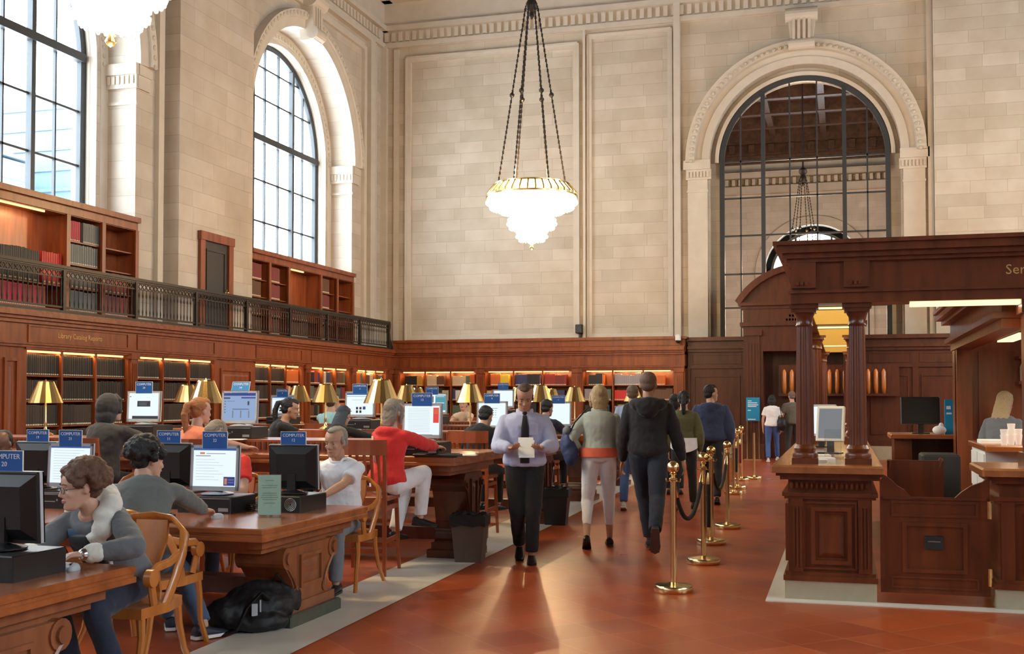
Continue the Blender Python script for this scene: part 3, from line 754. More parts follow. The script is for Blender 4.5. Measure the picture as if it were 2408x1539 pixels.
for s_ in (-1, 1):
    mb = MB()
    mb.box(s_*1.0, s_*1.5, -.35, .6, 0, 2.8); mb.box(s_*1.08, s_*1.42, -.42, -.3, .4, 3.2)
    for k in range(4): mb.box(s_*(1.13+k*.08), s_*(1.165+k*.08), -.44, 0, .5, 3.0)
    mb.box(s_*.98, s_*1.55, -.45, .6, 0, .4); mb.box(s_*1.02, s_*1.48, -.47, .1, 3.2, 3.35)
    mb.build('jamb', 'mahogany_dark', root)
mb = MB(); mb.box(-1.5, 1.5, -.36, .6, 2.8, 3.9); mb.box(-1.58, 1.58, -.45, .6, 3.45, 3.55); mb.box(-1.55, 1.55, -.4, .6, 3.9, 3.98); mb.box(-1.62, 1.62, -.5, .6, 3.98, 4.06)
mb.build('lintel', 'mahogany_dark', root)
def seg(r_, dz, n=20):
    pts = []; R = 1.9
    for i in range(n+1):
        a = D2R(180-32.5)-(D2R(180-65)*i/n) if False else PI/2+D2R(58)-D2R(116)*i/n
        pts.append((r_*math.cos(a), r_*math.sin(a)+dz))
    return pts
mb = MB(); p = seg(1.9, 3.05); mb.prism(p+[(1.6, 4.06), (-1.6, 4.06)], 'y', -.3, .6)
o_ = seg(2.0, 3.05); i_ = seg(1.84, 3.05); mb.prism(o_+i_[::-1], 'y', -.52, .6)
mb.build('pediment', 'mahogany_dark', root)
mb = MB()
for k, (w_, z) in enumerate([(.28, 3.78), (.34, 3.68), (.42, 3.58)]):
    x = -w_
    while x < w_: mb.box(x, x+.05, -.36, -.35, z, z+.055); x += .075
mb.build('gilt_lettering', 'gold_text', root)
mb = MB(); mb.box(-1.0, 1.0, .55, .6, 0, 2.8); mb.build('back_panel', 'mahogany_dark', root)
# lit slats behind the portal and booth
root = empty('lit_slat_rack', 'row of warm lit vertical wooden slats behind the booth columns', 'rack', (-.6, 30.5, 1.5))
for k in range(14):
    mb = MB(); x = -.85+k*.19
    mb.lathe([(.045, .2), (.06, .35), (.06, .75), (.03, .82), (.0, .84)], (x, .0, 0), 8); mb.build('slat', 'oak', root, smooth=True)
mb = MB(); mb.box(-1.0, 2.0, -.07, .12, .14, .2); mb.box(-1.0, 2.0, .06, .12, .2, .95); mb.build('rack_frame', 'mahogany_dark', root)
a_ = area(root, .4, -.25, 1.2, 2.6, .05, 10, rot=(D2R(-30), 0, 0))

# ---------------------------------------------------------------- chandeliers
def chandelier(label, x, y, pw=1.):
    root = empty('chandelier', label, 'chandelier', (x, y, 0), 0, 'tiered crystal chandeliers')
    mb = MB(); mb.lathe([(.03, 10.75), (.05, 10.7), (.16, 10.6), (.16, 10.5), (.08, 10.4), (.13, 10.3), (.13, 10.2), (.05, 10.1), (.06, 10.02), (.01, 9.95)], n=16)
    mb.tube([(0, 0, 10.7), (0, 0, ZC)], .035, 8); mb.build('ceiling_rod', 'bronze', root, smooth='auto')
    for k in range(6):
        a = 2*PI*k/6+.25; e = (math.cos(a)*.74, math.sin(a)*.74, 6.28); s0 = (math.cos(a)*.13, math.sin(a)*.13, 10.25)
        mb = MB(); n = 70
        for q in range(n):
            f = (q+.5)/n; p = [s0[i]+(e[i]-s0[i])*f for i in range(3)]; w = .019; hh = (s0[2]-e[2])/n*.62
            if q % 2: mb.box(p[0]-w, p[0]+w, p[1]-.008, p[1]+.008, p[2]-hh, p[2]+hh)
            else: mb.box(p[0]-.008, p[0]+.008, p[1]-w, p[1]+w, p[2]-hh, p[2]+hh)
        f = .5; p = [s0[i]+(e[i]-s0[i])*f for i in range(3)]
        mb.lathe([(.015, -.06), (.055, -.02), (.055, .02), (.015, .06)], p, 8)
        mb.build('chain', 'bronze', root)
    mb = MB(); n = 36
    for k in range(n):
        a = 2*PI*k/n; r0, r1 = .82, .98
        mb.tube([(r0*math.cos(a), r0*math.sin(a), 6.26), (r1*math.cos(a), r1*math.sin(a), 6.08), (r1*math.cos(a), r1*math.sin(a), 6.0)], .018, 6)
    mb.lathe([(.80, 6.24), (.84, 6.28), (.84, 6.24), (.80, 6.22)], n=48); mb.lathe([(.97, 5.98), (1.01, 6.02), (1.01, 5.98), (.97, 5.96)], n=48)
    mb.build('crown_ring', 'brass', root, smooth='auto')
    def tier(name, prof, nb, rb):
        m1 = MB(); m1.lathe(prof, n=64); o = m1.build(name, 'lamp_glow', root, smooth='auto')
        m2 = MB()
        for r, z in prof[1:-1]:
            for k in range(nb):
                a = 2*PI*k/nb; m2.ell((r*1.01*math.cos(a), r*1.01*math.sin(a), z), (rb, rb, rb*1.3), n=6, m=5)
        m2.build('crystal_beads', 'crystal', o, smooth=True)['kind'] = 'stuff'
    tier('upper_bowl', [(.80, 6.03), (.95, 5.97), (.98, 5.87), (.90, 5.76), (.68, 5.67), (.44, 5.63), (0, 5.62)], 48, .032)
    tier('middle_bowl', [(.34, 5.62), (.36, 5.52), (.51, 5.49), (.53, 5.40), (.48, 5.31), (.33, 5.28), (0, 5.27)], 32, .026)
    tier('lower_bowl', [(.24, 5.27), (.33, 5.22), (.34, 5.12), (.27, 5.04), (0, 5.01)], 24, .022)
    mb = MB(); mb.lathe([(.01, 5.0), (.06, 4.97), (.03, 4.93), (.055, 4.89), (.03, 4.85), (0, 4.83)], n=12); mb.build('finial', 'brass', root, smooth=True)
    for z, e in ((4.7, 210), (6.6, 300)):
        l = bpy.data.lights.new('chandelier_light', 'POINT'); l.energy = e*pw; l.color = (1, .66, .32); l.shadow_soft_size = .05
        o = bpy.data.objects.new('chandelier_light', l); COL.objects.link(o); o.location = (0, 0, z); o.parent = root
    return root
m, n, l, b = nodes_mat('crystal'); b.inputs['Base Color'].default_value = (1, .9, .7, 1); b.inputs['Roughness'].default_value = .1; b.inputs['Emission Color'].default_value = (1, .78, .42, 1); b.inputs['Emission Strength'].default_value = 3.0
chandelier('glowing three-tier chandelier hanging before the back wall', -6.52, 24.0)
chandelier('large nearer chandelier cut off by the top left edge of the photo', -6.52, 9.03)
chandelier('far chandelier hanging in the next room, seen through the arch', -1.41, 46.0, 3.5)
chandelier('chandelier hanging beyond the right edge over the booth side', 4.6, 24.0)

# ---------------------------------------------------------------- speaker and camera on the back wall
r = empty('wall_speaker', 'small dark grey speaker box on the back wall above the bookcases', 'speaker', (-7.1, YB-.12, 3.42))
mb = MB(); mb.bbox(-.1, .1, -.12, .06, 0, .24, .01); mb.build('cabinet', 'black_matte', r); mb = MB(); mb.box(-.08, .08, -.128, -.12, .02, .22); mb.build('grille', 'iron', r); mb = MB(); mb.box(-.03, .03, 0, .12, -.18, 0); mb.build('bracket', 'iron', r)
r = empty('security_camera', 'white security camera at the right end of the back bookcase cornice', 'camera', (-4.18, 30.2, 3.02))
mb = MB(); mb.bbox(-.07, .07, -.05, .1, .1, .26, .03); mb.build('housing', 'white_plastic', r); mb = MB(); mb.ell((0, .02, .09), (.065, .065, .07)); mb.build('dome', 'black_plastic', r, smooth=True); mb = MB(); mb.box(-.03, .03, .05, .2, .15, .2); mb.build('arm', 'white_plastic', r)

# ================================================================== service booth
BX, BY = -.44, 9.1
root = empty('service_counter', 'dark carved service counter with columns and canopy reading Services for', 'counter', (BX, BY, 0))
def counter_body(root, x0, x1, y0, y1):
    mb = MB(); mb.box(x0, x1, y0, y1, 0, .15); mb.box(x0+.005, x1-.005, y0+.005, y1, .14, .16); mb.build('stone_plinth', 'plinth_stone', root)
    mb = MB(); e = .035
    mb.box(x0+.03, x1-.03, y0+.03, y1-.03, .15, .97)
    for z0, z1, d in ((.15, .19, .04), (.19, .22, .025), (.78, .80, .03), (.80, .83, .045), (.93, .96, .06), (.96, .985, .09)): mb.box(x0+.03-d, x1-.03+d, y0+.03-d, y1-.03+d, z0, z1)
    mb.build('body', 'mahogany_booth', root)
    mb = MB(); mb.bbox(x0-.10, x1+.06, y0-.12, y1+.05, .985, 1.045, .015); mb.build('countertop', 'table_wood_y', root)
wood('table_wood_y', (.26, .085, .028), (.40, .15, .05), rough=.2, stretch=(1, 8, 1), coat=.6)
counter_body(root, 0, .68, 0, 9.6)
def BF(mb, u0, u1, z0, z1, d): mb.box(u0, u1, .03-d, .03, z0, z1)
mb = MB(); pframe(mb, lambda *q: BF(mb, *q), .2, .5, .28, .72, .03, .03); raised(mb, lambda u, z, d: (u, .03-d, z), .25, .45, .33, .67, .02)
pframe(mb, lambda *q: BF(mb, *q), .14, .54, .24, .76, .015, .02)
for x in (.05, .55):
    mb.box(x, x+.09, -.005, .03, .22, .78)
    for k in range(3): mb.box(x+.015+k*.026, x+.028+k*.026, -.015, 0, .26, .72)
for k in range(16): mb.ell((.06+k*.037, -.005, .885), (.016, .02, .03), n=6, m=5)
for q in range(8):
    y = .15+q*1.18
    for z0, z1 in ((.28, .31), (.70, .73)): mb.box(-.0, .03, y, y+.95, z0, z1)
    for yy in (y, y+.92): mb.box(-.0, .03, yy, yy+.03, .31, .70)
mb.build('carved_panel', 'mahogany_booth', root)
def column(root, x, y):
    cp = empty('column', '', '', (x, y, 1.045)); del cp['label']; del cp['category']; cp.parent = root
    mb = MB(); mb.box(-.1, .1, -.1, .1, 0, .045); mb.lathe([(.095, .045), (.1, .06), (.095, .08), (.075, .09), (.082, .105), (.088, .12), (.08, .135), (.07, .15)], n=24); mb.build('base', 'mahogany_booth', cp, smooth='auto')
    mb = MB(); n = 48; rs = []
    for z, r in ((.15, .071), (.2, .069), (.6, .067), (1.08, .06)):
        rs.append([(r*(1-.09*(i % 4 in (1, 2)))*math.cos(2*PI*i/n), r*(1-.09*(i % 4 in (1, 2)))*math.sin(2*PI*i/n), z) for i in range(n)])
    mb.rings(rs); mb.build('shaft', 'mahogany_booth', cp)
    mb = MB(); mb.lathe([(.062, 1.08), (.068, 1.09), (.062, 1.10), (.062, 1.15), (.078, 1.175), (.08, 1.19)], n=24); mb.box(-.095, .095, -.095, .095, 1.19, 1.22); mb.box(-.11, .11, -.11, .11, 1.22, 1.255); mb.build('capital', 'mahogany_booth', cp, smooth='auto')
for y in (.2, 4.4, 9.0):
    for x in (.155, .555): column(root, x, y)
mb = MB()
def ent(x0, x1, y0, y1, q):
    for z0, z1, d in ((2.30, 2.38, 0), (2.38, 2.40, .02), (2.40, 2.62, -.01), (2.62, 2.65, .03), (2.65, 2.69, .06), (2.69, 2.75, .10), (2.75, 2.78, .13)): mb.box(x0-d, x1+d, y0-(d if not q else -d), y1+d, z0+q, z1+q)
ent(.06, 3.6, .06, .36, 0); ent(.063, .657, .45, 9.4, .001)
for k in range(3):
    mb.box(.1+k*.035, .12+k*.035, .02, .06, 2.44, 2.47); mb.box(.5+k*.035, .52+k*.035, .02, .06, 2.44, 2.47)
for x in (.06, .46): mb.box(x, x+.19, .035, .1, 2.42, 2.62)
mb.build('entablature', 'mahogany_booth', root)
text_obj('lettering', 'Services for', .105, 'gold_text', root, TR(1.62, .068, 2.52) @ FACE_MY, align='LEFT')
for i, (a, b) in enumerate(((.5, 2.4), (3.1, 6.9), (7.3, 9.2))):
    mb = MB(); mb.box(.2, .52, a, b, 2.285, 2.30); p = mb.build('ceiling_light', 'panel_glow', root)
    mb = MB()
    for k in range(int((b-a)/.06)): mb.box(.2, .52, a+k*.06, a+k*.06+.008, 2.278, 2.286)
    mb.build('louvre', 'brass', p); area(root, .36, (a+b)/2, 2.27, .3, b-a, 4.5*(b-a)/2, (1, .75, .4))
mb = MB(); mb.box(.95, 3.5, .12, .26, 2.27, 2.30); mb.build('ceiling_light', 'panel_glow', root); area(root, 2.2, .19, 2.26, 2.4, .12, 14, (1, .8, .5))
# rear part of canopy
mb = MB(); mb.box(3.3, 3.6, .1, 9.4, 2.3, 2.75); mb.build('canopy_beam', 'mahogany_booth', root)

root = empty('counter_pier', 'right hand dark wood counter pier on a stone block past the gate', 'counter', (1.08, 9.08, 0))
counter_body(root, 0, 1.9, 0, .75)
mb = MB(); pframe(mb, lambda *q: BF(mb, *q), .2, .9, .28, .72, .03, .03); mb.box(.04, .13, -.0, .03, .22, .78); mb.build('carved_panel', 'mahogany_booth', root)
mb = MB(); mb.box(.24, .48, .12, .36, 1.045, 2.30); mb.box(.21, .51, .09, .39, 1.045, 1.15); mb.box(.21, .51, .09, .39, 2.2, 2.30); mb.build('square_post', 'mahogany_dark', root)

root = empty('swing_gate', 'low panelled wooden gate with a dark plaque between the counters', 'gate', (.25, 9.16, 0))
mb = MB(); x1 = .80
mb.box(.02, x1, 0, .045, .08, .80)
mb.prism([(.02, .8), (.02, .93), (.06, .97), (.11, .93), (.15, .89), (.2, .86), (.25, .80)], 'y', 0, .045)
mb.prism([(x1-.25, .8), (x1-.2, .85), (x1-.13, .90), (x1-.05, .93), (x1, .97), (x1, .8)], 'y', 0, .045)
mb.build('gate_frame', 'mahogany_booth', root)
mb = MB(); mb.box(.15, x1-.15, -.02, 0, .60, .66)
def BG(u0, u1, z0, z1, d): mb.box(u0, u1, -d, 0, z0, z1)
mb = MB(); pframe(mb, BG, .18, x1-.16, .24, .62, .03, .02); pframe(mb, BG, .10, x1-.08, .66, .78, .02, .012); pframe(mb, BG, .10, x1-.08, .12, .21, .015, .012); mb.box(.04, x1-.02, -.012, 0, .79, .81); mb.build('raised_panel', 'mahogany_booth', root)
mb = MB(); mb.bbox(.34, .47, -.022, 0, .42, .52, .008); pq = mb.build('plaque', 'black_matte', root)
mb = MB(); mb.box(.36, .45, -.024, -.022, .475, .482); mb.build('plaque_lettering', 'grey_metal', pq)
for z in (.16, .66): mb = MB(); mb.box(x1-.02, x1+.01, -.03, .0, z, z+.13); mb.lathe([(.012, z), (.012, z+.13)], (x1, -.03, 0), 8); mb.build('hinge', 'brass', root)

# stone border of the booth on the floor
mb = MB(); mb.box(-.58, -.40, 8.97, 19.5, 0, .008); mb.box(-.4, 4, 8.97, 9.12, 0, .008); struct(mb.build('trim_13', 'marble'))

# inside the booth
root = empty('panelled_cabinet', 'tall reddish wooden cabinet wall with cornice inside the booth', 'cabinet', (1.25, 13.9, 0))
mb = MB(); mb.box(.0, 1.9, 0, .4, 0, 2.35); mb.box(0, .16, -.12, .1, 0, 2.35); mb.build('carcass', 'mahogany', root)
mb = MB()
for z0, z1, d in ((2.2, 2.25, .03), (2.42, 2.47, .06), (2.47, 2.54, .12), (2.54, 2.58, .15)):
    mb.box(-.06-d, .22+d, -4.1-d, .4, z0, z1)
mb.box(-.02, .18, -4.1, .4, 2.12, 2.5); mb.build('cornice', 'mahogany', root)
mb = MB(); mb.box(.24, .7, -.02, 0, 1.1, 2.1); mb.build('door_panel', 'mahogany', root)
mb = MB(); mb.box(.2, .34, -3.4, -2.0, 2.105, 2.12); mb.build('strip_light', 'panel_glow', root); area(root, .5, -2.7, 2.08, .3, 1.4, 14, (1, .75, .42))
mb = MB(); mb.box(.62, 1.5, -.35, 0, 1.72, 1.75); mb.box(.62, 1.5, -.35, 0, 2.0, 2.03); mb.build('shelf', 'mahogany', root)
for k, x in enumerate((1.93, 2.01, 2.10)):
    mb = MB(); mb.lathe([(.03, 0), (.032, .02), (.032, .16), (.012, .2), (.012, .25)], (x, 13.7, 1.755), 10)
    tag(mb.build('bottle', 'white_plastic', smooth='auto'), 'small pale bottle on the cabinet shelf in the booth', 'bottle', 'bottles on the booth shelf')
root = empty('work_counter', 'wooden worktop over white drawers on the right inside the booth', 'counter', (1.24, 11.4, 0))
mb = MB(); mb.bbox(-.03, 1.6, -.6, .9, 1.09, 1.14, .01); mb.build('worktop', 'table_wood', root)
mb = MB(); mb.box(0, .5, -.3, .8, 0, 1.09); mb.build('drawer_unit', 'white_plastic', root)
for z in (.35, .72):
    for y in (-.26, .28):
        mb = MB(); mb.box(-.012, 0, y, y+.48, z, z+.33); dr = mb.build('drawer', 'white_plastic', root)
        mb = MB(); mb.box(-.03, -.012, y+.2, y+.28, z+.15, z+.18); mb.build('handle', 'grey_metal', dr)
mb = MB(); mb.box(.5, 1.5, -.3, .8, 0, 1.09); mb.build('wood_cupboard', 'mahogany', root)
root = empty('rear_desk', 'wooden desk with dark equipment bay at the back of the booth', 'desk', (.6, 14.9, 0))
mb = MB(); mb.bbox(-.05, .85, -.5, .5, 1.08, 1.13, .01); mb.build('desktop', 'table_wood', root)
mb = MB(); mb.box(0, .2, -.4, .4, 0, 1.08); mb.box(.2, .8, .3, .4, 0, 1.08); mb.box(.75, .8, -.4, .4, 0, 1.08); mb.build('desk_body', 'mahogany_booth', root)
mb = MB(); mb.bbox(.80, 1.18, 12.7, 13.3, .0, .97, .02); tag(mb.build('printer_cabinet', 'black_matte'), 'black equipment cabinet under the monitor inside the booth', 'cabinet')
root = empty('desk_chair', 'wooden chair with curved back behind the booth gate', 'chair', (.62, 11.6, 0))
mb = MB(); mb.bbox(-.24, .24, -.22, .22, .42, .46, .02); mb.build('seat', 'mahogany_booth', root)
for x in (-.2, .2):
    for y in (-.18, .18): mb = MB(); mb.box(x-.02, x+.02, y-.02, y+.02, 0, .43); mb.build('leg', 'mahogany_booth', root)
mb = MB(); mb.tube([(.2, -.2, .46), (.24, -.22, .6), (.2, -.26, .8), (.26, -.3, 1.0)], [(.02, .03)]*4, 8); mb.tube([(-.2, -.2, .46), (-.24, -.22, .6), (-.2, -.26, .8), (-.2, -.3, .98)], [(.02, .03)]*4, 8); mb.box(-.22, .28, -.31, -.28, .60, .98); mb.build('backrest', 'mahogany_dark', root, smooth='auto')
# ================================================================== reading tables
def table(label, group, x0, x1, yc, w, h, tall, mat_top='table_wood', mat_leg='table_carved', mat_dark='mahogany_dark'):
    root = empty('library_table', label, 'table', (x1, yc, 0), 0, group)
    L = x1-x0; hw = w/2
    mb = MB(); mb.bbox(-L, 0, -hw, hw, h-.035, h, .008); mb.box(-L+.01, -.01, -hw+.01, hw-.01, h-.055, h-.035); mb.bbox(-L+.0, 0, -hw, hw, h-.085, h-.055, .004)
    mb.build('tabletop', mat_top, root)
    mb = MB(); mb.box(-L+.08, -.08, -hw+.14, hw-.14, h-.15, h-.08); mb.box(-L+.12, -.12, -hw+.2, hw-.2, h-.19, h-.15); mb.build('apron', mat_leg, root)
    k = (h-.19)
    P = [(.34, .12), (.33, .17), (.285, .20), (.27, .26), (.25, .30), (.255, .34), (.26, .42), (.30, .55), (.36, .68), (.41, .78), (.43, .86), (.41, .93), (.35, 1.0)]
    half = [(a, (.12+(z-.12)*(k-.12)/.88)) for a, z in P]
    if tall: half = [(a*.62 if z < k*.8 else a*.72, z) for a, z in half]
    for e in (-.42, -L+.08):
        mb = MB(); prof = [(a, z) for a, z in half]+[(-a, z) for a, z in half[::-1]]
        mb.prism(prof, 'x', e, e+.34)
        for s_ in (-1, 1):
            zz = half[10][1]; r = .075 if not tall else .05
            mb.lathe([(r, e-.012), (r, e+.352)], (0, s_*(half[10][0]-.07), zz), 16, 'x'); mb.lathe([(r*.55, e-.03), (r*.55, e+.37)], (0, s_*(half[10][0]-.07), zz), 12, 'x')
            mb.lathe([(r*.6, e-.01), (r*.6, e+.35)], (0, s_*(half[4][0]-.02), half[4][1]), 12, 'x')
        mb.box(e-.02, e+.36, -.36*(1 if not tall else .65), .36*(1 if not tall else .65), .08, .15)
        pd = mb.build('pedestal', mat_leg if not tall else mat_dark, root)
        mb = MB(); a = .17 if not tall else .1
        B = lambda u0, u1, z0, z1, d: mb.box(e+.34, e+.34+d, u0, u1, z0, z1)
        pframe(mb, B, -a, a, .24, k-.06, .025, .018); raised(mb, lambda u, z, d: (e+.34+d, u, z), -a+.045, a-.045, .29, k-.11, .012)
        for s_ in (-1, 1):
            pts = [(e+.345, s_*(half[i][0]-.035), half[i][1]) for i in range(4, 11)]; mb.tube(pts, .014, 6)
        mb.build('carved_panel', mat_leg if not tall else mat_dark, pd)
        mb = MB(); mb.bbox(e-.06, e+.40, -.40*(1 if not tall else .66), .40*(1 if not tall else .66), 0, .085, .01); mb.build('marble_foot', 'marble_green' if not tall else 'mahogany_dark', root)
    mb = MB(); mb.box(-L+.3, -.35, -.08, .08, .16, .28); mb.build('stretcher', mat_dark, root)
    if tall:
        mb = MB(); mb.box(-L+.5, -1.0, -.38, .38, h, h+.12); rz = mb.build('riser_shelf', 'mahogany_h', root)
        mb = MB(); kx = -L+.55
        while kx < -1.05: mb.box(kx, kx+.03, -.392, -.38, h+.02, h+.10); kx += .06
        mb.build('vent_grille', 'mahogany_dark', rz)
    return root
TX = -3.53; T0, T1, T2, T3, T4, T5, T6 = 4.13, 7.39, 10.75, 13.95, 17.15, 20.35, 23.55
table('low reading table with carved end in the bottom left corner, nearest the camera', 'low reading tables', -10.2, -3.40, T0, 1.68, .72, 0)
table('low reading table with marble foot where the green leaflet stands', 'low reading tables', -10.2, TX-.03, T1, 1.68, .72, 0)
for i, t in enumerate((T2, T3, T4, T5, T6)):
    table(['dark standing-height table where the person in red works', 'standing-height table behind the one of the person in red', 'standing-height table beyond the second waste bin', 'standing-height table near the back, fifth from the camera', 'standing-height table closest to the back wall'][i],
          'tall reading tables', -10.2, [-3.44, -3.5, -3.62, -3.7, -3.8][i], t, 1.62, 1.02, 1)

# ------------------------------------------------------------------ computers
def monitor(x, y, zb, face, num, where, screen='screen_white', page=0, w=.40, h=.335, yaw=0, case=True, casez=None, rear=False, tilt=3, signtilt=0):
    rz = (0 if face < 0 else PI)+D2R(yaw)
    root = empty('computer_monitor', ('flat monitor numbered %s %s' % (num, where)) if num else 'flat monitor '+where, 'monitor', (x, y, zb-.03), rz, 'library computer monitors')
    T = TR(0, 0, .03) @ RX(D2R(-tilt))
    mb = MB(); mb.M = T
    mb.bbox(-w/2, w/2, -.0, .03, 0, h, .006)
    mb.M = T @ TR(0, .03, h/2) @ RX(-PI/2)
    mb.rings([[(-w*.47, -h*.46, 0), (w*.47, -h*.46, 0), (w*.47, h*.46, 0), (-w*.47, h*.46, 0)], [(-w*.3, -h*.3, .03), (w*.3, -h*.3, .03), (w*.3, h*.3, .03), (-w*.3, h*.3, .03)]])
    mb.build('housing', ['black_plastic'], root)
    mb = MB(); mb.M = T; b = .022
    mb.box(-w/2-.002, w/2+.002, -.008, 0, -.002, b+.008); mb.box(-w/2-.002, w/2+.002, -.008, 0, h-b, h+.002); mb.box(-w/2-.002, -w/2+b, -.008, 0, 0, h); mb.box(w/2-b, w/2+.002, -.008, 0, 0, h)
    mb.box(-w/2-.002, -w/2+.004, -.008, .02, 0, h); mb.box(w/2-.004, w/2+.002, -.008, .02, 0, h); mb.box(-w/2, w/2, -.008, .02, h-.004, h+.002)
    mb.build('bezel', 'silver_plastic', root)
    mb = MB(); mb.M = T; mb.box(-w/2+b, w/2-b, -.004, -.001, b+.006, h-b); sc = mb.build('screen', screen, root)
    pg = MB(); pg.M = T; mats = ['pg_grey', 'pg_dark', 'pg_blue', 'pg_navy', 'pg_red', 'pg_orange', 'pg_teal', 'screen_white']
    iw, ih = w-2*b, h-2*b-.006
    def R(u0, u1, v0, v1, m): pg.mi = m; pg.box(-iw/2+u0*iw, -iw/2+u1*iw, -.0055, -.004, b+.006+v0*ih, b+.006+v1*ih)
    if page == 1:
        R(0, 1, .94, 1, 2); R(0, .65, .90, .94, 7); R(.15, .26, .84, .89, 5); R(.3, .75, .85, .865, 0); R(.05, .4, .79, .805, 1); R(.72, .98, .03, .26, 3); R(.74, .80, .06, .22, 5); R(.82, .96, .17, .2, 0); R(.82, .96, .1, .13, 0)
        for k in range(8): R(.06, .5+.1*(k % 3), .70-k*.075, .705-k*.075, 0)
    elif page == 2:
        R(0, 1, .95, 1, 2)
        for k in range(12): R(.08, .85-.1*(k % 3), .88-k*.07, .885-k*.07, 0)
    elif page == 3:
        R(.82, .98, .42, .94, 4); R(.84, .96, .72, .90, 5); R(0, .8, .0, .02, 3)
        for k in range(16): R(.1, .72, .9-k*.052, .905-k*.052, 0)
    elif page == 4:
        R(.2, .7, .76, .78, 0)
        for i in range(6):
            for j in range(3): R(.22+i*.08, .25+i*.08, .66-j*.1, .69-j*.1, 0)
        R(.2, .7, .36, .365, 0)
    elif page == 5:
        R(0, 1, .92, 1, 2); R(0, 1, .84, .86, 6)
        for i in range(2):
            for j in range(2): R(.36+i*.13, .44+i*.13, .08+j*.16, .20+j*.16, 1)
        R(.62, .72, .24, .38, 3); R(.05, .2, .14, .17, 1); R(.2, .75, .68, .69, 0)
    elif page == 6:
        R(0, 1, .90, 1, 3); R(0, .2, .79, .84, 1); R(.55, 1, .80, .85, 3); R(.1, .35, .70, .71, 1); R(.28, .8, .40, .42, 1); R(.75, .8, .56, .70, 1)
        for k in range(5): R(.03, .06, .28+k*.1, .31+k*.1, 1)
        for i in range(3): R(.28+i*.25, .31+i*.25, .1, .36, 0)
    elif page == 7:
        R(.28, .72, .48, .70, 1); R(.33, .6, .52, .66, 0); R(.12, 1, .0, .12, 1); R(.02, .06, .85, .88, 1)
    elif page == 8:
        R(.0, .55, .55, .9, 1); R(.05, .5, .3, .55, 7); R(.62, 1, .1, .95, 6); R(.65, .95, .86, .90, 7); R(.65, .95, .5, .54, 7)
    if pg.v: pg.build('page', mats, sc)
    mb = MB(); mb.lathe([(.12, -.028), (.12, -.022), (.05, -.008), (.03, 0)], (0, .05, .03), 24); mb.box(-.035, .035, .045, .07, .0, .15); mb.build('stand', 'silver_plastic' if face < 0 else 'black_plastic', root, smooth='auto')
    if num:
        s = empty('number_sign', 'blue COMPUTER %s sign, monitor %s' % (num, where), 'sign', (x, y, zb+h), rz+(PI if face > 0 else 0), 'computer number signs')
        A = TR(0, (.01 if face < 0 else -.03), -.025) @ RX(D2R(-signtilt)); sw, sh = .205, .125
        if face > 0: sw, sh = .205, .12
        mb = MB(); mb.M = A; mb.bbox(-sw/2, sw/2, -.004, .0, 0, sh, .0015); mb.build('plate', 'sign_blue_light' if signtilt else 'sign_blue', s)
        mb = MB(); mb.M = A; mb.box(-sw/2-.003, -sw/2, -.005, .001, 0, sh+.003); mb.box(sw/2, sw/2+.003, -.005, .001, 0, sh+.003); mb.box(-sw/2, sw/2, -.005, .001, sh, sh+.003); mb.build('clear_edge', 'white_plastic', s)
        text_obj('lettering', 'COMPUTER', .034, 'sign_text', s, A @ TR(0, -.005, sh*.78) @ FACE_MY); text_obj('number', num, .032, 'sign_text', s, A @ TR(0, -.005, sh*.48) @ FACE_MY)
    if case:
        cz = (zb-.03-.125) if casez is None else casez
        c = empty('desktop_computer', 'flat computer case under monitor '+where, 'computer', (x, y+(.03 if face < 0 else -.03), cz), rz, 'flat desktop computers')
        mb = MB()
        if rear: mb.bbox(-.17, .17, -.22, .22, .0, .12, .006)
        else: mb.bbox(-.22, .22, -.17, .2, .0, .12, .006)
        mb.build('case', 'black_plastic', c)
        mb = MB()
        if not rear:
            mb.box(-.21, .21, -.172, -.17, .104, .110); mb.box(.12, .20, -.174, -.17, .015, .04); mb.lathe([(.008, -.174), (.008, -.17)], (0, 0, .065), 10, 'y'); mb.box(-.19, -.02, -.173, -.17, .05, .056)
        else:
            for r_ in (.045, .034, .023, .012):
                pts = [(math.cos(2*PI*k/16)*r_-.09, .222, .06+math.sin(2*PI*k/16)*r_) for k in range(17)]; mb.tube(pts, .0025, 5)
            mb.box(.0, .05, .22, .224, .02, .10); mb.box(.08, .10, .22, .224, .03, .09)
        mb.build('front_details', 'grey_metal', c)
    return root
monitor(-3.82, 4.55, .875, 1, '20', 'cut off at the left edge, nearest the camera', page=0, yaw=0)
monitor(-4.48, 7.50, .875, -1, '22', 'with a catalogue page on the second table', page=1)
monitor(-5.74, 7.50, .875, -1, '21', 'with white page behind the curly haired woman', page=2)
monitor(-3.97, 7.80, .875, 1, '12', 'black back toward the camera beside the green leaflet', rear=True)
monitor(-5.04, 7.80, .875, 1, '11', 'black back toward the camera beside the man in grey')
monitor(-6.25, 7.80, .875, 1, '19', 'black back toward the camera near the bald head')
monitor(-7.26, 10.7, 1.31, -1, '24', 'beside the hooded person', page=7, h=.33, w=.41)
monitor(-6.10, 10.7, 1.30, -1, '14', 'with blue page beside the red haired woman', 'screen_blue', page=6, w=.42, h=.34, signtilt=18)
monitor(-3.88, 10.25, 1.18, -1, '13', 'with red banner in front of the person in red', page=3, w=.40, h=.33)
monitor(-8.95, 17.1, 1.30, -1, '5', 'behind the ponytailed man', page=5, h=.32, w=.42)
monitor(-6.14, 13.9, 1.32, -1, '4', 'with small pictures beside the brass lamps', page=5, w=.42, h=.335)
monitor(-4.26, 13.75, 1.19, -1, '9', 'with calendar page left of the man in shirt and tie', page=4, w=.40, h=.335)
monitor(-6.30, 17.1, 1.32, -1, '3', 'farther off with two dark windows', page=8, w=.50, h=.33)
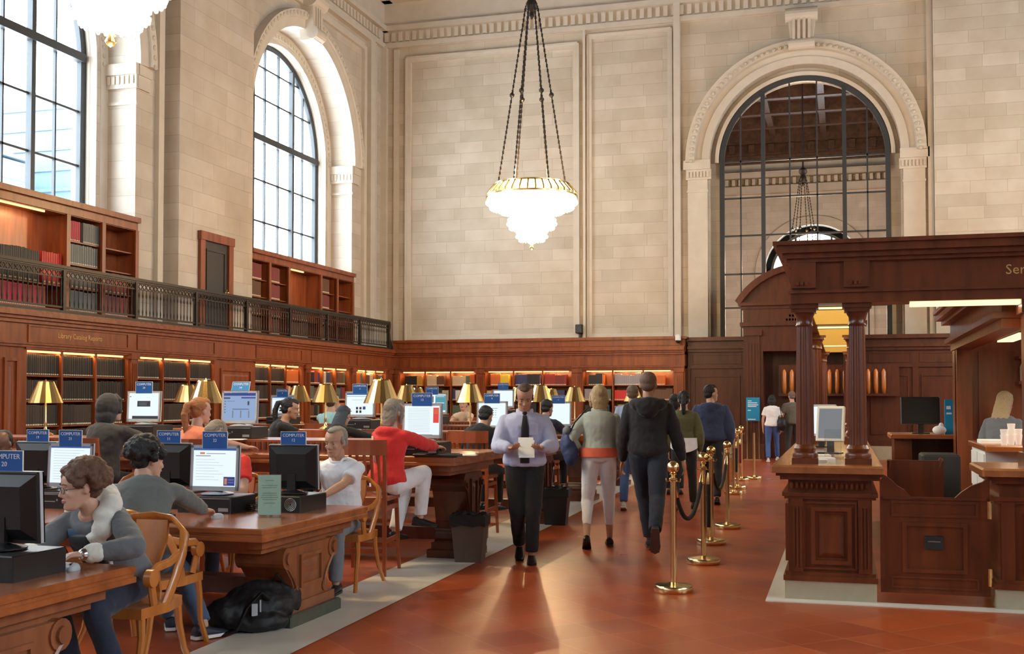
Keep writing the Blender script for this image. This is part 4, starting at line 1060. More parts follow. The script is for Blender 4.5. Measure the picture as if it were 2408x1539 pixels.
monitor(-4.22, 17.1, 1.14, -1, '6', 'right of the man in shirt and tie', page=0, w=.40, h=.37, casez=1.02-.0)
s = empty('number_sign', 'small blue computer sign peeping above sign 9', 'sign', (-5.95, 19.9, 1.73), 0, 'computer number signs')
mb = MB(); mb.bbox(-.1, .1, 0, .004, 0, .12, .001); mb.build('plate', 'sign_blue', s); text_obj('lettering', 'COMPUTER', .034, 'sign_text', s, TR(0, -.001, .09) @ FACE_MY); text_obj('number', '7', .03, 'sign_text', s, TR(0, -.001, .055) @ FACE_MY)
monitor(-5.95, 19.9, 1.40, -1, '', 'whose sign 7 shows above monitor 9', w=.4, h=.33)

def keyboard(x, y, z, rz, label):
    r = empty('keyboard', label, 'keyboard', (x, y, z), rz, 'black keyboards'); mb = MB(); mb.bbox(-.22, .22, -.08, .08, 0, .022, .006); mb.build('body', 'black_plastic', r)
    mb = MB()
    for i in range(14):
        for j in range(5): mb.box(-.205+i*.029, -.18+i*.029, -.068+j*.027, -.045+j*.027, .022, .027)
    mb.build('keys', 'black_matte', r)
def mouse(x, y, z, rz, label):
    r = empty('computer_mouse', label, 'mouse', (x, y, z), rz, 'computer mice'); mb = MB(); mb.ell((0, 0, .004), (.03, .055, .03)); o = mb.build('shell', 'silver_plastic', r, smooth=True); mb = MB(); mb.box(-.003, .003, .01, .04, .026, .034); mb.build('wheel', 'black_plastic', r)
keyboard(-4.00, 4.70, .722, PI, 'black keyboard under the curly haired woman hands')
mouse(-3.60, 4.74, .722, PI+.3, 'silver mouse under the curly haired woman left hand')
keyboard(-4.75, 7.0, .722, 0, 'black keyboard in front of the man in grey')
mouse(-4.20, 7.08, .722, -.3, 'mouse under the right hand of the man in grey')
keyboard(-4.35, 8.05, .722, PI, 'black keyboard in front of the man in white')
keyboard(-3.62, 9.98, 1.022, 0, 'keyboard at the corner of the table of the person in red')
r = empty('mouse_pad', 'blue patterned mat on the near table edge', 'mat', (-3.98, 4.34, .722)); mb = MB(); mb.box(-.12, .12, -.1, .1, 0, .004); mb.build('sheet', 'pg_navy', r)

# ------------------------------------------------------------------ brass lamps
def lamp(x, y, z0, label, s=1.0):
    r = empty('brass_lamp', label, 'lamp', (x, y, z0), 0, 'brass table lamps')
    zs = 1.51-z0
    mb = MB(); mb.lathe([(.085, 0), (.09, .015), (.07, .03), (.03, .05), (.018, .08), (.014, .12), (.02, .14), (.012, .17), (.011, zs+.1)], n=20); mb.build('base_and_stem', 'brass', r, smooth='auto')
    mb = MB(); n = 18; ra = .188*s; rb = .092*s; hh = .235*s
    rs = []
    for rr_, z in ((ra-.004, zs), (ra, zs), (rb, zs+hh), (rb*.9, zs+hh+.012), (rb*.86, zs+hh+.008), (rb-.006, zs+hh-.004), (ra-.006, zs+.002)):
        rs.append([(rr_*math.cos(2*PI*(i+.4)/n), rr_*math.sin(2*PI*(i+.4)/n), z) for i in range(n)])
    mb.rings(rs, cap=False); mb.add([p for p in rs[3]], [tuple(range(n))]); mb.build('shade', 'brass_shade', r, fix=False)
    mb = MB(); mb.lathe([(.006, zs+hh), (.012, zs+hh+.02), (.004, zs+hh+.035)], n=8); mb.build('finial', 'brass', r)
    mb = MB(); mb.ell((0, 0, zs+.09), (.03, .03, .045), n=10, m=8); mb.build('bulb', 'bulb_glow', r, smooth=True)
    l = bpy.data.lights.new('lamp_light', 'POINT'); l.energy = 7; l.color = (1, .68, .36); l.shadow_soft_size = .05
    o = bpy.data.objects.new('lamp_light', l); COL.objects.link(o); o.location = (0, 0, zs+.02); o.parent = r
emit('bulb_glow', (1, .75, .4), 6)
for x, y, z, lb in [(-8.67, 10.9, 1.14, 'brass lamp at far left before the first bookcase'), (-6.62, 10.9, 1.14, 'larger brass lamp behind the red haired woman'), (-8.86, 14.1, 1.14, 'smaller brass lamp left of the one behind the red haired woman'),
                    (-8.80, 17.4, 1.14, 'brass lamp partly hidden behind monitor 5'), (-6.73, 14.1, 1.14, 'brass lamp above the dark haired woman in the middle'), (-4.57, 10.9, 1.14, 'big brass lamp above left of the person in red'),
                    (-6.85, 17.4, 1.14, 'brass lamp just behind monitor 13'), (-7.90, 20.6, 1.14, 'small half-hidden brass lamp left of monitor 3'), (-4.65, 14.05, 1.02, 'bright brass lamp left of monitor 9'),
                    (-5.86, 20.6, 1.14, 'brass lamp right beside sign 9'), (-4.60, 17.45, 1.02, 'brass lamp hidden behind the head of the man in a tie'), (-6.0, 23.7, 1.14, 'tiny far brass lamp right of the head of the man in a tie'),
                    (-4.75, 20.5, 1.02, 'brass lamp right of monitor 6'), (-4.22, 23.7, 1.02, 'brass lamp half hidden by the bald man in plaid')]:
    lamp(x, y, z, lb, 1.0 if y < 16 else 1.1)

# ------------------------------------------------------------------ chairs
def armchair(label, x, y, rz):
    r = empty('armchair', label, 'chair', (x, y, 0), rz, 'oak library armchairs')
    mb = MB(); pts = [(.27, .25), (.29, 0), (.25, -.2), (.1, -.26), (-.1, -.26), (-.25, -.2), (-.29, 0), (-.27, .25)]; mb.prism(pts, 'z', .40, .455); mb.build('seat', 'oak', r)
    for s_ in (-1, 1):
        mb = MB(); mb.tube([(s_*.25, .22, .42), (s_*.26, .23, .3), (s_*.255, .25, .15), (s_*.27, .30, 0)], [(.024, .026), (.02, .022), (.017, .018), (.018, .02)], 8); mb.build('leg', 'oak', r, smooth='auto')
        mb = MB(); mb.tube([(s_*.22, -.2, .42), (s_*.22, -.22, .3), (s_*.23, -.26, .15), (s_*.25, -.34, 0)], [(.024, .026), (.02, .022), (.017, .018), (.016, .018)], 8); mb.build('leg', 'oak', r, smooth='auto')
        mb = MB(); mb.tube([(s_*.27, -.14, .70), (s_*.285, .0, .665), (s_*.285, .13, .655), (s_*.28, .19, .62), (s_*.275, .16, .55), (s_*.27, .13, .46)], [(.018, .026)]*6, 8, side=(1, 0, 0))
        mb.lathe([(.03, s_*.255), (.048, s_*.26), (.048, s_*.30), (.03, s_*.305)], (0, .175, .605), 16, 'x')
        mb.build('arm', 'oak', r, smooth='auto')
    mb = MB(); P = [(-.272, .03, .42), (-.29, -.06, .58), (-.285, -.14, .70), (-.24, -.24, .80), (-.13, -.315, .86), (0, -.335, .875), (.13, -.315, .86), (.24, -.24, .80), (.285, -.14, .70), (.29, -.06, .58), (.272, .03, .42)]
    mb.tube(P, [(.034, .016)]*3+[(.045, .016)]*5+[(.034, .016)]*3, 10, side=(0, 0, 1) if False else (0, .3, 1)); mb.build('crest_rail', 'oak', r, smooth='auto')
    mb = MB(); mb.prism([(-.09, .45), (-.06, .6), (-.1, .74), (-.1, .86), (.1, .86), (.1, .74), (.06, .6), (.09, .45)], 'y', -.32, -.30)
    o = mb.build('splat', 'oak', r); 
    for v in o.data.vertices: v.co.y += (.875-v.co.z)*.14
    return r
armchair('oak armchair in which the curly haired woman sits', -3.80, 5.42, PI+.05)
armchair('oak armchair in which the man in grey sits', -4.20, 6.20, -.02)
armchair('oak armchair in which the man in white T-shirt sits', -4.02, 8.72, PI)
armchair('oak armchair in which the person in red T-shirt sits', -5.15, 8.80, PI-.1)
armchair('empty oak armchair whose curved top shows left of the man in grey', -6.15, 8.95, PI+.1)
armchair('oak armchair under the bald headed person at the left edge', -7.25, 8.85, PI)
def barchair(label, x, y, rz):
    r = empty('bar_chair', label, 'chair', (x, y, 0), rz, 'tall red-brown slatted chairs'); W2 = .22
    mb = MB(); mb.bbox(-W2-.01, W2+.01, -.2, .22, .655, .69, .01); mb.build('seat', 'chair_red', r)
    for s_ in (-1, 1):
        mb = MB(); mb.tube([(s_*(W2-.02), .19, .66), (s_*(W2), .23, 0)], [.024, .019], 4, side=(1, 1, 0)); mb.build('leg', 'chair_red', r)
        mb = MB(); mb.tube([(s_*(W2), -.27, 0), (s_*(W2-.02), -.20, .66), (s_*(W2-.015), -.21, .85), (s_*(W2), -.27, 1.18)], [.02, .026, .024, .02], 4, side=(1, 1, 0)); mb.build('leg', 'chair_red', r)
        for q in ((-.23, .2, .28, .32), (-.21, .19, .57, .61)): mb = MB(); mb.box(s_*(W2-.01)-.012, s_*(W2-.01)+.012, *q); mb.build('stretcher', 'chair_red', r)
    for q in ((.19, .215, .20, .24), (-.25, -.23, .20, .24), (-.22, -.19, .60, .66)): mb = MB(); mb.box(-W2, W2, *q); mb.build('stretcher', 'chair_red', r)
    mb = MB()
    pts = [(-W2-.015, -.255), (-.1, -.285), (.1, -.285), (W2+.015, -.255)]; q = [(a, b-.022) for a, b in pts[::-1]]
    mb.prism(pts+q, 'z', 1.06, 1.195); mb.build('crest_rail', 'chair_red', r); mb = MB(); mb.box(-W2, W2, -.225, -.20, .74, .78); mb.build('lower_rail', 'chair_red', r)
    for k in range(6):
        x_ = -.16+k*.064; mb = MB(); mb.tube([(x_, -.212, .77), (x_, -.235, .92), (x_, -.272, 1.07)], [(.015, .006)]*3, 6, side=(1, 0, 0)); mb.build('slat', 'chair_red', r)
for x, y, rz, lb in [(-4.10, 9.50, .12, 'tall red-brown chair holding the person in red, beside the waste bin'), (-6.78, 9.22, 0, 'tall chair behind the hooded person'), (-5.72, 9.28, 0, 'tall chair of the red haired woman'),
                     (-5.88, 12.35, 0, 'tall chair with red back behind the dark haired woman in the middle'), (-4.06, 12.42, .05, 'tall slatted chair standing behind the table edge left of the man in a tie'),
                     (-4.10, 15.55, 0, 'tall chair of the person in navy at the fourth table'), (-7.42, 15.6, 0, 'small far chair of the person in pale blue'), (-8.6, 9.3, 0, 'tall chair back at the far left edge'),
                     (-3.98, 18.85, PI, 'far tall chair facing the camera beyond monitor 6')]:
    barchair(lb, x, y, rz)

# ------------------------------------------------------------------ small things
def bin_(label, x, y, rz, m):
    r = empty('waste_bin', label, 'bin', (x, y, 0), rz, 'waste bins')
    mb = MB(); a, b, h = .125, .165, .44
    R = lambda k, z: [(-k, -k, z), (k, -k, z), (k, k, z), (-k, k, z)]
    mb.rings([R(a, 0), R(b, h), R(b-.01, h), R(a-.01, .02)]); mb.build('bin', m, r)
    mb = MB(); R2 = lambda k, z: [(k*(1+.05*math.sin(5*i))*math.cos(2*PI*i/24+PI/4)*1.18, k*(1+.05*math.cos(7*i))*math.sin(2*PI*i/24+PI/4)*1.18, z+.008*math.sin(3*i)) for i in range(24)]
    R3 = lambda k, z: [(max(-k, min(k, p[0]*1.2)), max(-k, min(k, p[1]*1.2)), z+.012*math.sin(i*2.3)) for i, p in enumerate(R2(k, z))]
    mb.rings([R3(b+.006, h-.09), R3(b+.008, h+.01), R3(b-.02, h+.015), R3(b-.05, h-.06)]); mb.build('bin_liner', 'bag_black', r)
    mb = MB()
    for k in range(5): mb.ell((random.uniform(-.07, .07), random.uniform(-.07, .07), h-.02), (.05, .05, .03+.01*k), n=8, m=6)
    mb.build('rubbish', 'bag_black', r)
bin_('brown waste bin with black liner by the table end, nearest the aisle', -3.44, 10.40, .15, 'bin_brown')
bin_('dark waste bin half hidden behind the man in shirt and tie', -3.42, 13.75, .1, 'black_plastic')
r = empty('black_bag', 'black backpack lying on the floor under the second table', 'bag', (-3.83, 6.98, 0), .6)
mb = MB(); mb.ell((0, 0, .14), (.26, .19, .16)); mb.ell((-.18, -.06, .11), (.18, .15, .12)); mb.ell((.16, .10, .16), (.16, .14, .15)); mb.ell((.02, .02, .22), (.18, .13, .10)); mb.ell((0, -.16, .07), (.2, .1, .07))
mb.build('bag_body', 'bag_black', r, remesh=.012, sm=3, disp=(.08, .035))
mb = MB(); mb.tube([(.05, -.15, .2), (.0, -.22, .27), (-.1, -.26, .18), (-.16, -.27, .04), (-.26, -.24, .012)], [(.022, .006)]*5, 8); mb.tube([(.1, .0, .3), (.13, -.02, .36), (.17, 0, .3)], .01, 8); mb.build('strap', 'bag_black', r, smooth=True)
mb = MB(); mb.box(-.005, .005, -.205, -.2, .14, .22); mb.bbox(-.06, -.02, -.225, -.215, .12, .2, .002); mb.build('tag', 'silver_plastic', r)
r = empty('leaflet_holder', 'pale green notice in a clear stand on the near corner of the table', 'sign', (-3.905, 7.28, .722), .35)
mb = MB(); mb.box(-.085, .085, -.003, .003, .005, .30); mb.build('holder', 'acrylic', r); mb = MB(); mb.box(-.08, .08, -.0005, .0005, .01, .292); mb.build('notice', 'mint', r)
mb = MB()
for i, (w_, z) in enumerate([(.03, .25), (.055, .215), (.05, .2), (.05, .16), (.055, .145), (.06, .13), (.05, .115), (.04, .09)]): mb.box(-w_, w_, -.0016, -.001, z, z+.006)
mb.build('notice_lettering', 'text_green', r); mb = MB(); mb.box(-.085, .085, -.05, .05, 0, .005); mb.build('foot', 'acrylic', r)
r = empty('cable_coil', 'tangle of black cables between the two computers', 'cable', (-4.22, 7.62, .722)); mb = MB()
for k in range(4):
    mb.tube([(math.cos(a/5+k)*(.05+.012*k), math.sin(a/5+k)*(.06-.008*k), .006+.012*k+.004*math.sin(a)) for a in range(0, 33)], .0035, 6)
mb.build('cord', 'black_plastic', r, smooth=True)
for x, y, z, lb in [(-6.55, 10.30, 1.14, 'open white papers left of the red haired woman'), (-5.95, 10.30, 1.14, 'small paper on the shelf above the vent grille'), (-3.45, 10.2, 1.02, 'paper slip on the table corner near the person in red')]:
    r = empty('paper', lb, 'paper', (x, y, z+.001), .2, 'loose papers'); mb = MB(); mb.box(-.13, .13, -.09, .09, 0, .004); mb.M = TR(.03, .02, .004) @ RZ(.3); mb.box(-.12, .1, -.08, .08, 0, .003); mb.build('sheet', 'paper', r)

# ------------------------------------------------------------------ stanchions and ropes
ST = [(-1.32, 9.22), (-1.27, 10.86), (-1.36, 12.35), (-1.34, 13.91), (-1.72, 18.9), (-1.76, 20.1), (-1.86, 22.1), (-1.66, 22.6)]
SL = ['nearest brass stanchion in the aisle', 'second brass stanchion from the camera', 'third brass stanchion, partly behind the second', 'fourth brass stanchion with rope on its left', 'fifth brass stanchion, left of the far cluster', 'sixth brass stanchion in the far cluster', 'farthest brass stanchion with a ball top', 'plain brass post without a ball, farthest of the row']
for i, (x, y) in enumerate(ST):
    r = empty('stanchion', SL[i], 'stanchion', (x, y, 0), 0, 'brass stanchions')
    mb = MB(); mb.lathe([(.15, 0), (.158, .01), (.158, .045), (.15, .055), (.06, .065), (.03, .075)], n=40); mb.build('base', 'brass', r, smooth='auto')
    top = .90
    mb = MB(); mb.lathe([(.025, .07), (.025, top)], n=20); mb.build('pole', 'brass', r, smooth='auto')
    if i < 7:
        mb = MB(); mb.lathe([(.025, top-.01), (.034, top), (.034, top+.008), (.02, top+.016), (.018, top+.035), (.03, top+.045), (.018, top+.055), (.02, top+.06)], n=20); mb.ell((0, 0, top+.10), (.05, .05, .05), n=24, m=16); mb.build('ball_top', 'brass', r, smooth='auto')
        mb = MB()
        for a in (0, PI/2, PI, 3*PI/2):
            c_, s_ = math.cos(a), math.sin(a); mb.tube([(c_*.02, s_*.02, top-.01), (c_*.055, s_*.055, top-.015), (c_*.06, s_*.06, top+.01)], .005, 6)
        mb.build('rope_ring', 'brass', r, smooth='auto')
def rope(label, a, b, m, sag=.34, straight=None):
    r = empty('rope', label, 'rope', (a[0], a[1], 0), 0, 'stanchion ropes')
    A = Vector((0, 0, .87)); B = Vector((b[0]-a[0], b[1]-a[1], .87)); d = (B-A).normalized()
    if straight: pts = [Vector((.05, -.04, .86-straight*k/8)) for k in range(9)]
    else:
        A = A+d*.06; B = B-d*.06
        pts = [A.lerp(B, k/24)-Vector((0, 0, sag*(1-((k/12)-1)**2)**.8)) for k in range(25)]
    mb = MB(); mb.tube(pts[1:-1], .019, 10); mb.build('rope_body', m, r, smooth=True)
    for p, q in ((pts[0], pts[1]), (pts[-1], pts[-2])):
        mb = MB(); mb.tube([p, p.lerp(q, .9), q+(q-p)*.4], [.008, .022, .023], 12); mb.build('end_cap', 'brass', r, smooth='auto')
rope('black rope swagged between the two nearest stanchions', ST[0], ST[1], 'rope_black', .36)
rope('black rope swagged between the third and fourth stanchions', ST[2], ST[3], 'rope_black', .34)
rope('black rope hanging straight down from the second stanchion', ST[1], ST[2], 'rope_black', straight=.62)
rope('black rope hanging from the fifth stanchion', ST[4], ST[5], 'rope_black', straight=.6)
rope('dark red rope hanging from the sixth stanchion', ST[5], ST[6], 'rope_red', straight=.5)
r = empty('sign_stand', 'teal notice on a thin two-pole stand near the far portal', 'sign', (-2.2, 29.7, 0))
mb = MB(); mb.bbox(-.17, .17, -.02, .02, 1.0, 1.6, .005); pn = mb.build('panel', 'teal_sign', r); mb = MB()
for i, (w_, z) in enumerate([(.05, 1.5), (.12, 1.45), (.13, 1.40), (.11, 1.36), (.04, 1.26), (.10, 1.03)]): mb.box(-.13, -.13+w_*2, -.023, -.02, z, z+.022)
mb.build('panel_lettering', 'sign_text', pn)
for x in (-.15, .15): mb = MB(); mb.lathe([(.012, 0), (.012, 1.6)], (x, 0, 0), 8); mb.build('pole', 'brass', r)
mb = MB(); mb.box(-.22, .22, -.12, .12, 0, .03); mb.build('base', 'brass', r)

# ------------------------------------------------------------------ booth equipment
def deskmon(label, x, y, z, rz, w, h, m, bez):
    r = empty('monitor', label, 'monitor', (x, y, z), rz); mb = MB(); mb.M = TR(0, 0, .12) @ RX(D2R(-12)); mb.bbox(-w/2, w/2, 0, .04, 0, h, .008); mb.build('housing', bez, r)
    mb = MB(); mb.M = TR(0, 0, .12) @ RX(D2R(-12)); mb.box(-w/2+.025, w/2-.025, -.004, 0, .025, h-.025); mb.build('screen', m, r)
    mb = MB(); mb.bbox(-.1, .1, -.05, .12, 0, .015, .004); mb.box(-.03, .03, .03, .06, 0, .2); mb.build('stand', 'black_plastic', r)
deskmon('black monitor on the rear desk inside the booth', .92, 14.75, 1.13, 0, .46, .34, 'screen_off', 'black_plastic')
deskmon('white framed monitor tilted on the service counter between the columns', -.12, 11.0, 1.045, -.25, .26, .33, 'pg_grey', 'white_plastic')
deskmon('second pale monitor behind the white framed one on the counter', -.22, 12.4, 1.045, -.2, .3, .34, 'screen_white', 'silver_plastic')
r = empty('teal_panel_sign', 'upright teal sign on the rear desk beside the monitor', 'sign', (1.24, 14.72, 1.13)); mb = MB(); mb.bbox(-.05, .05, -.015, .015, 0, .42, .004); mb.build('panel', 'teal_sign', r); mb = MB(); mb.box(-.03, .02, -.018, -.015, .3, .34); mb.box(-.03, .03, -.018, -.015, .24, .26); mb.build('panel_lettering', 'sign_text', r)
r = empty('tissue_pack', 'white crumpled tissue pack on the rear desk', 'tissues', (1.12, 14.6, 1.13)); mb = MB(); mb.ell((0, 0, .05), (.08, .06, .055)); mb.ell((.02, 0, .1), (.03, .02, .04)); mb.build('tissue', 'paper', r, smooth=True)
r = empty('acrylic_stand', 'clear upright acrylic leaflet stand on the service counter', 'holder', (-.08, 10.1, 1.045)); mb = MB(); mb.box(-.07, .07, 0, .006, 0, .25); mb.box(-.07, .07, -.08, 0, 0, .006); mb.box(-.07, -.064, -.05, 0, 0, .2); mb.box(.064, .07, -.05, 0, 0, .2); mb.build('holder', 'acrylic', r)
for i, (x, y) in enumerate([(-.22, 9.55), (-.16, 9.8), (-.2, 10.35)]):
    r = empty('leaflet_stack', ['white leaflets at the front of the service counter between the columns', 'second pile of leaflets on the service counter', 'leaflets beside the tilted monitor on the service counter'][i], 'leaflets', (x, y, 1.045), .05*i, 'leaflets on the counter')
    mb = MB(); mb.box(-.08, .10, -.05, .05, 0, .018); mb.M = RZ(.1); mb.box(-.07, .09, -.045, .045, .018, .022); mb.build('sheets', 'paper', r)
for i in range(3):
    r = empty('paper_cup_stack', ['white cups on the booth worktop, left stack', 'white cups on the booth worktop, middle stack', 'white cups on the booth worktop, right stack'][i], 'cups', (1.40+i*.07, 11.1+.08*i, 1.14), 0, 'cups on the booth worktop'); mb = MB()
    for k in range(2+i % 2): mb.lathe([(.025, k*.05), (.035, k*.05+.09), (.032, k*.05+.09)], n=14)
    mb.build('cups', 'paper', r, smooth='auto')
r = empty('paper_tray', 'stack of papers on the booth worktop', 'papers', (1.28, 11.6, 1.14)); mb = MB(); mb.box(-.04, .25, -.15, .15, 0, .03); mb.build('sheets', 'paper', r)
# ================================================================== people
for k, c in dict(skin=(.58, .33, .23), skin_dark=(.16, .075, .045), skin_tan=(.46, .24, .15)).items():
    m = mat(k, c, .5, noise=.08, scale=12, bump=.05, bscale=90); m.node_tree.nodes['Principled BSDF'].inputs['Subsurface Weight'].default_value = .08
    m.node_tree.nodes['Principled BSDF'].inputs['Subsurface Radius'].default_value = (.02, .008, .004)
for k, c in dict(hair_brown=(.075, .035, .018), hair_curly=(.13, .055, .028), hair_black=(.010, .009, .010), hair_grey=(.27, .23, .18), hair_red=(.40, .15, .045), hair_blonde=(.50, .37, .20), hair_greyblond=(.24, .19, .14), hair_stubble=(.17, .11, .08), hair_blueblack=(.03, .04, .07)).items():
    mat(k, c, .5, noise=.45, scale=30, bump=.6, bscale=70, stretch=(6, 6, 1))
for k, c in dict(cl_greyknit=(.13, .145, .135), cl_cardigan=(.13, .14, .15), cl_fleece=(.68, .65, .58), cl_denim=(.06, .11, .20), cl_darkdenim=(.014, .022, .045), cl_black=(.012, .012, .014), cl_white=(.80, .80, .82), cl_red=(.70, .02, .02), cl_scarlet=(.72, .028, .022),
                 cl_charcoal=(.035, .033, .032), cl_orange=(.85, .25, .13), cl_cyan=(.35, .65, .68), cl_navy=(.025, .035, .085), cl_shirt=(.50, .54, .76), cl_mint=(.42, .48, .43), cl_coral=(.80, .16, .08), cl_nearblack=(.014, .014, .02),
                 cl_olive=(.10, .095, .035), cl_plaid=(.35, .45, .62), cl_jeans=(.05, .11, .30), cl_beige=(.55, .42, .30), cl_camo=(.12, .11, .09), cl_brown=(.06, .04, .03), cl_grey=(.16, .17, .19)).items():
    mat(k, c, .85, noise=.14, scale=10, bump=.35, bscale=28, sheen=.15)
mat('shoe_black', (.012, .012, .012), .35); mat('shoe_navy', (.02, .025, .045), .6); mat('sole_white', (.75, .75, .72), .6); mat('shoe_white', (.6, .6, .6), .6); mat('sole_brown', (.12, .07, .05), .7)
mat('eye_white', (.75, .73, .70), .25); mat('iris', (.03, .02, .012), .2); mat('lip', (.45, .17, .13), .5); mat('silver', (.7, .7, .72), .2, metal=1); mat('bag_blue', (.03, .05, .14), .6); mat('leather_dark', (.03, .025, .02), .5)

def ik(a, t, l1, l2, pole):
    a = Vector(a); t = Vector(t); d = t-a; L = min(d.length, (l1+l2)*.995); d = d.normalized(); t = a+d*L
    x = (l1*l1-l2*l2+L*L)/(2*L); h = math.sqrt(max(0, l1*l1-x*x)); p = Vector(pole); p = (p-d*p.dot(d))
    p = p.normalized() if p.length > 1e-4 else Vector((0, 0, 1)); return a+d*x+p*h, t
HP = [(0, .030, .078, .030), (.012, .040, .088, .015), (.035, .050, .090, -.025), (.06, .057, .088, -.05), (.085, .064, .087, -.070), (.105, .069, .082, -.088), (.118, .071, .080, -.094), (.135, .074, .090, -.098), (.165, .076, .084, -.10), (.19, .070, .066, -.092), (.21, .055, .040, -.070), (.224, .032, .012, -.042)]
def head_mb(mb, T, k=1):
    rs = []; n = 20
    for z, w, f, b in HP:
        cy = (f+b)/2; hy = (f-b)/2
        rs.append([T @ Vector((k*w*math.copysign(abs(math.cos(a))**.9, math.cos(a)), k*(cy+hy*math.sin(a)), k*z)) for a in [2*PI*i/n for i in range(n)]])
    mb.rings(rs)
    V = lambda x, y, z: T @ Vector((k*x, k*y, k*z))
    mb.capsule([V(0, .082, .125), V(0, .094, .10), V(0, .104, .082)], [.008*k, .010*k, .012*k], 8)
    for s in (-1, 1):
        mb.ell(V(s*.010, .094, .079), (.009*k,)*3, n=8, m=6); R3 = T.to_3x3().normalized()
        mb.ell(V(s*.074, -.008, .10), (.010*k, .018*k, .030*k), rot=R3, n=10, m=8)
        mb.ell(V(s*.030, .078, .131), (.02*k, .012*k, .007*k), rot=R3, n=8, m=6)
        mb.ell(V(s*.035, .068, .085), (.022*k, .016*k, .02*k), rot=R3, n=8, m=6)
    mb.ell(V(0, .080, .018), (.022*k, .014*k, .016*k), n=8, m=6); mb.ell(V(0, .086, .054), (.022*k, .010*k, .010*k), n=8, m=6)
def hand(mb, W, d, n, thumb, k=1., curl=.5, spread=1.):
    d = d.normalized(); n = (n-d*n.dot(d)).normalized(); t = d.cross(n).normalized()
    if t.dot(thumb) < 0: t = -t
    C = W+d*.045*k
    Rm = Matrix((t, d, n)).transposed()
    mb.ell(C, (.042*k, .055*k, .017*k), rot=Rm, n=12, m=8)
    mb.ell(W+d*.075*k, (.041*k, .028*k, .014*k), rot=Rm, n=12, m=8)
    for off, ln in ((.030, .068), (.010, .078), (-.011, .072), (-.031, .056)):
        p = W+d*.085*k+t*off*k*spread; dd = (d+t*off*2*spread).normalized(); pts = [p-d*.02*k, p]; ang = 0
        for sgm in (.42, .33, .25):
            ang += curl*.55; v = dd*math.cos(ang)+n*math.sin(ang); p = p+v*ln*sgm*k; pts.append(p)
        mb.capsule(pts, [.0095*k, .0092*k, .0088*k, .0082*k, .0072*k], 8)
    p0 = W+d*.02*k+t*.025*k; p1 = p0+(d*.6+t*.7+n*.25).normalized()*.042*k; p2 = p1+(d*.9+t*.25+n*.4*curl).normalized()*.034*k
    mb.capsule([p0, p1, p2], [.014*k, .0105*k, .009*k], 8)

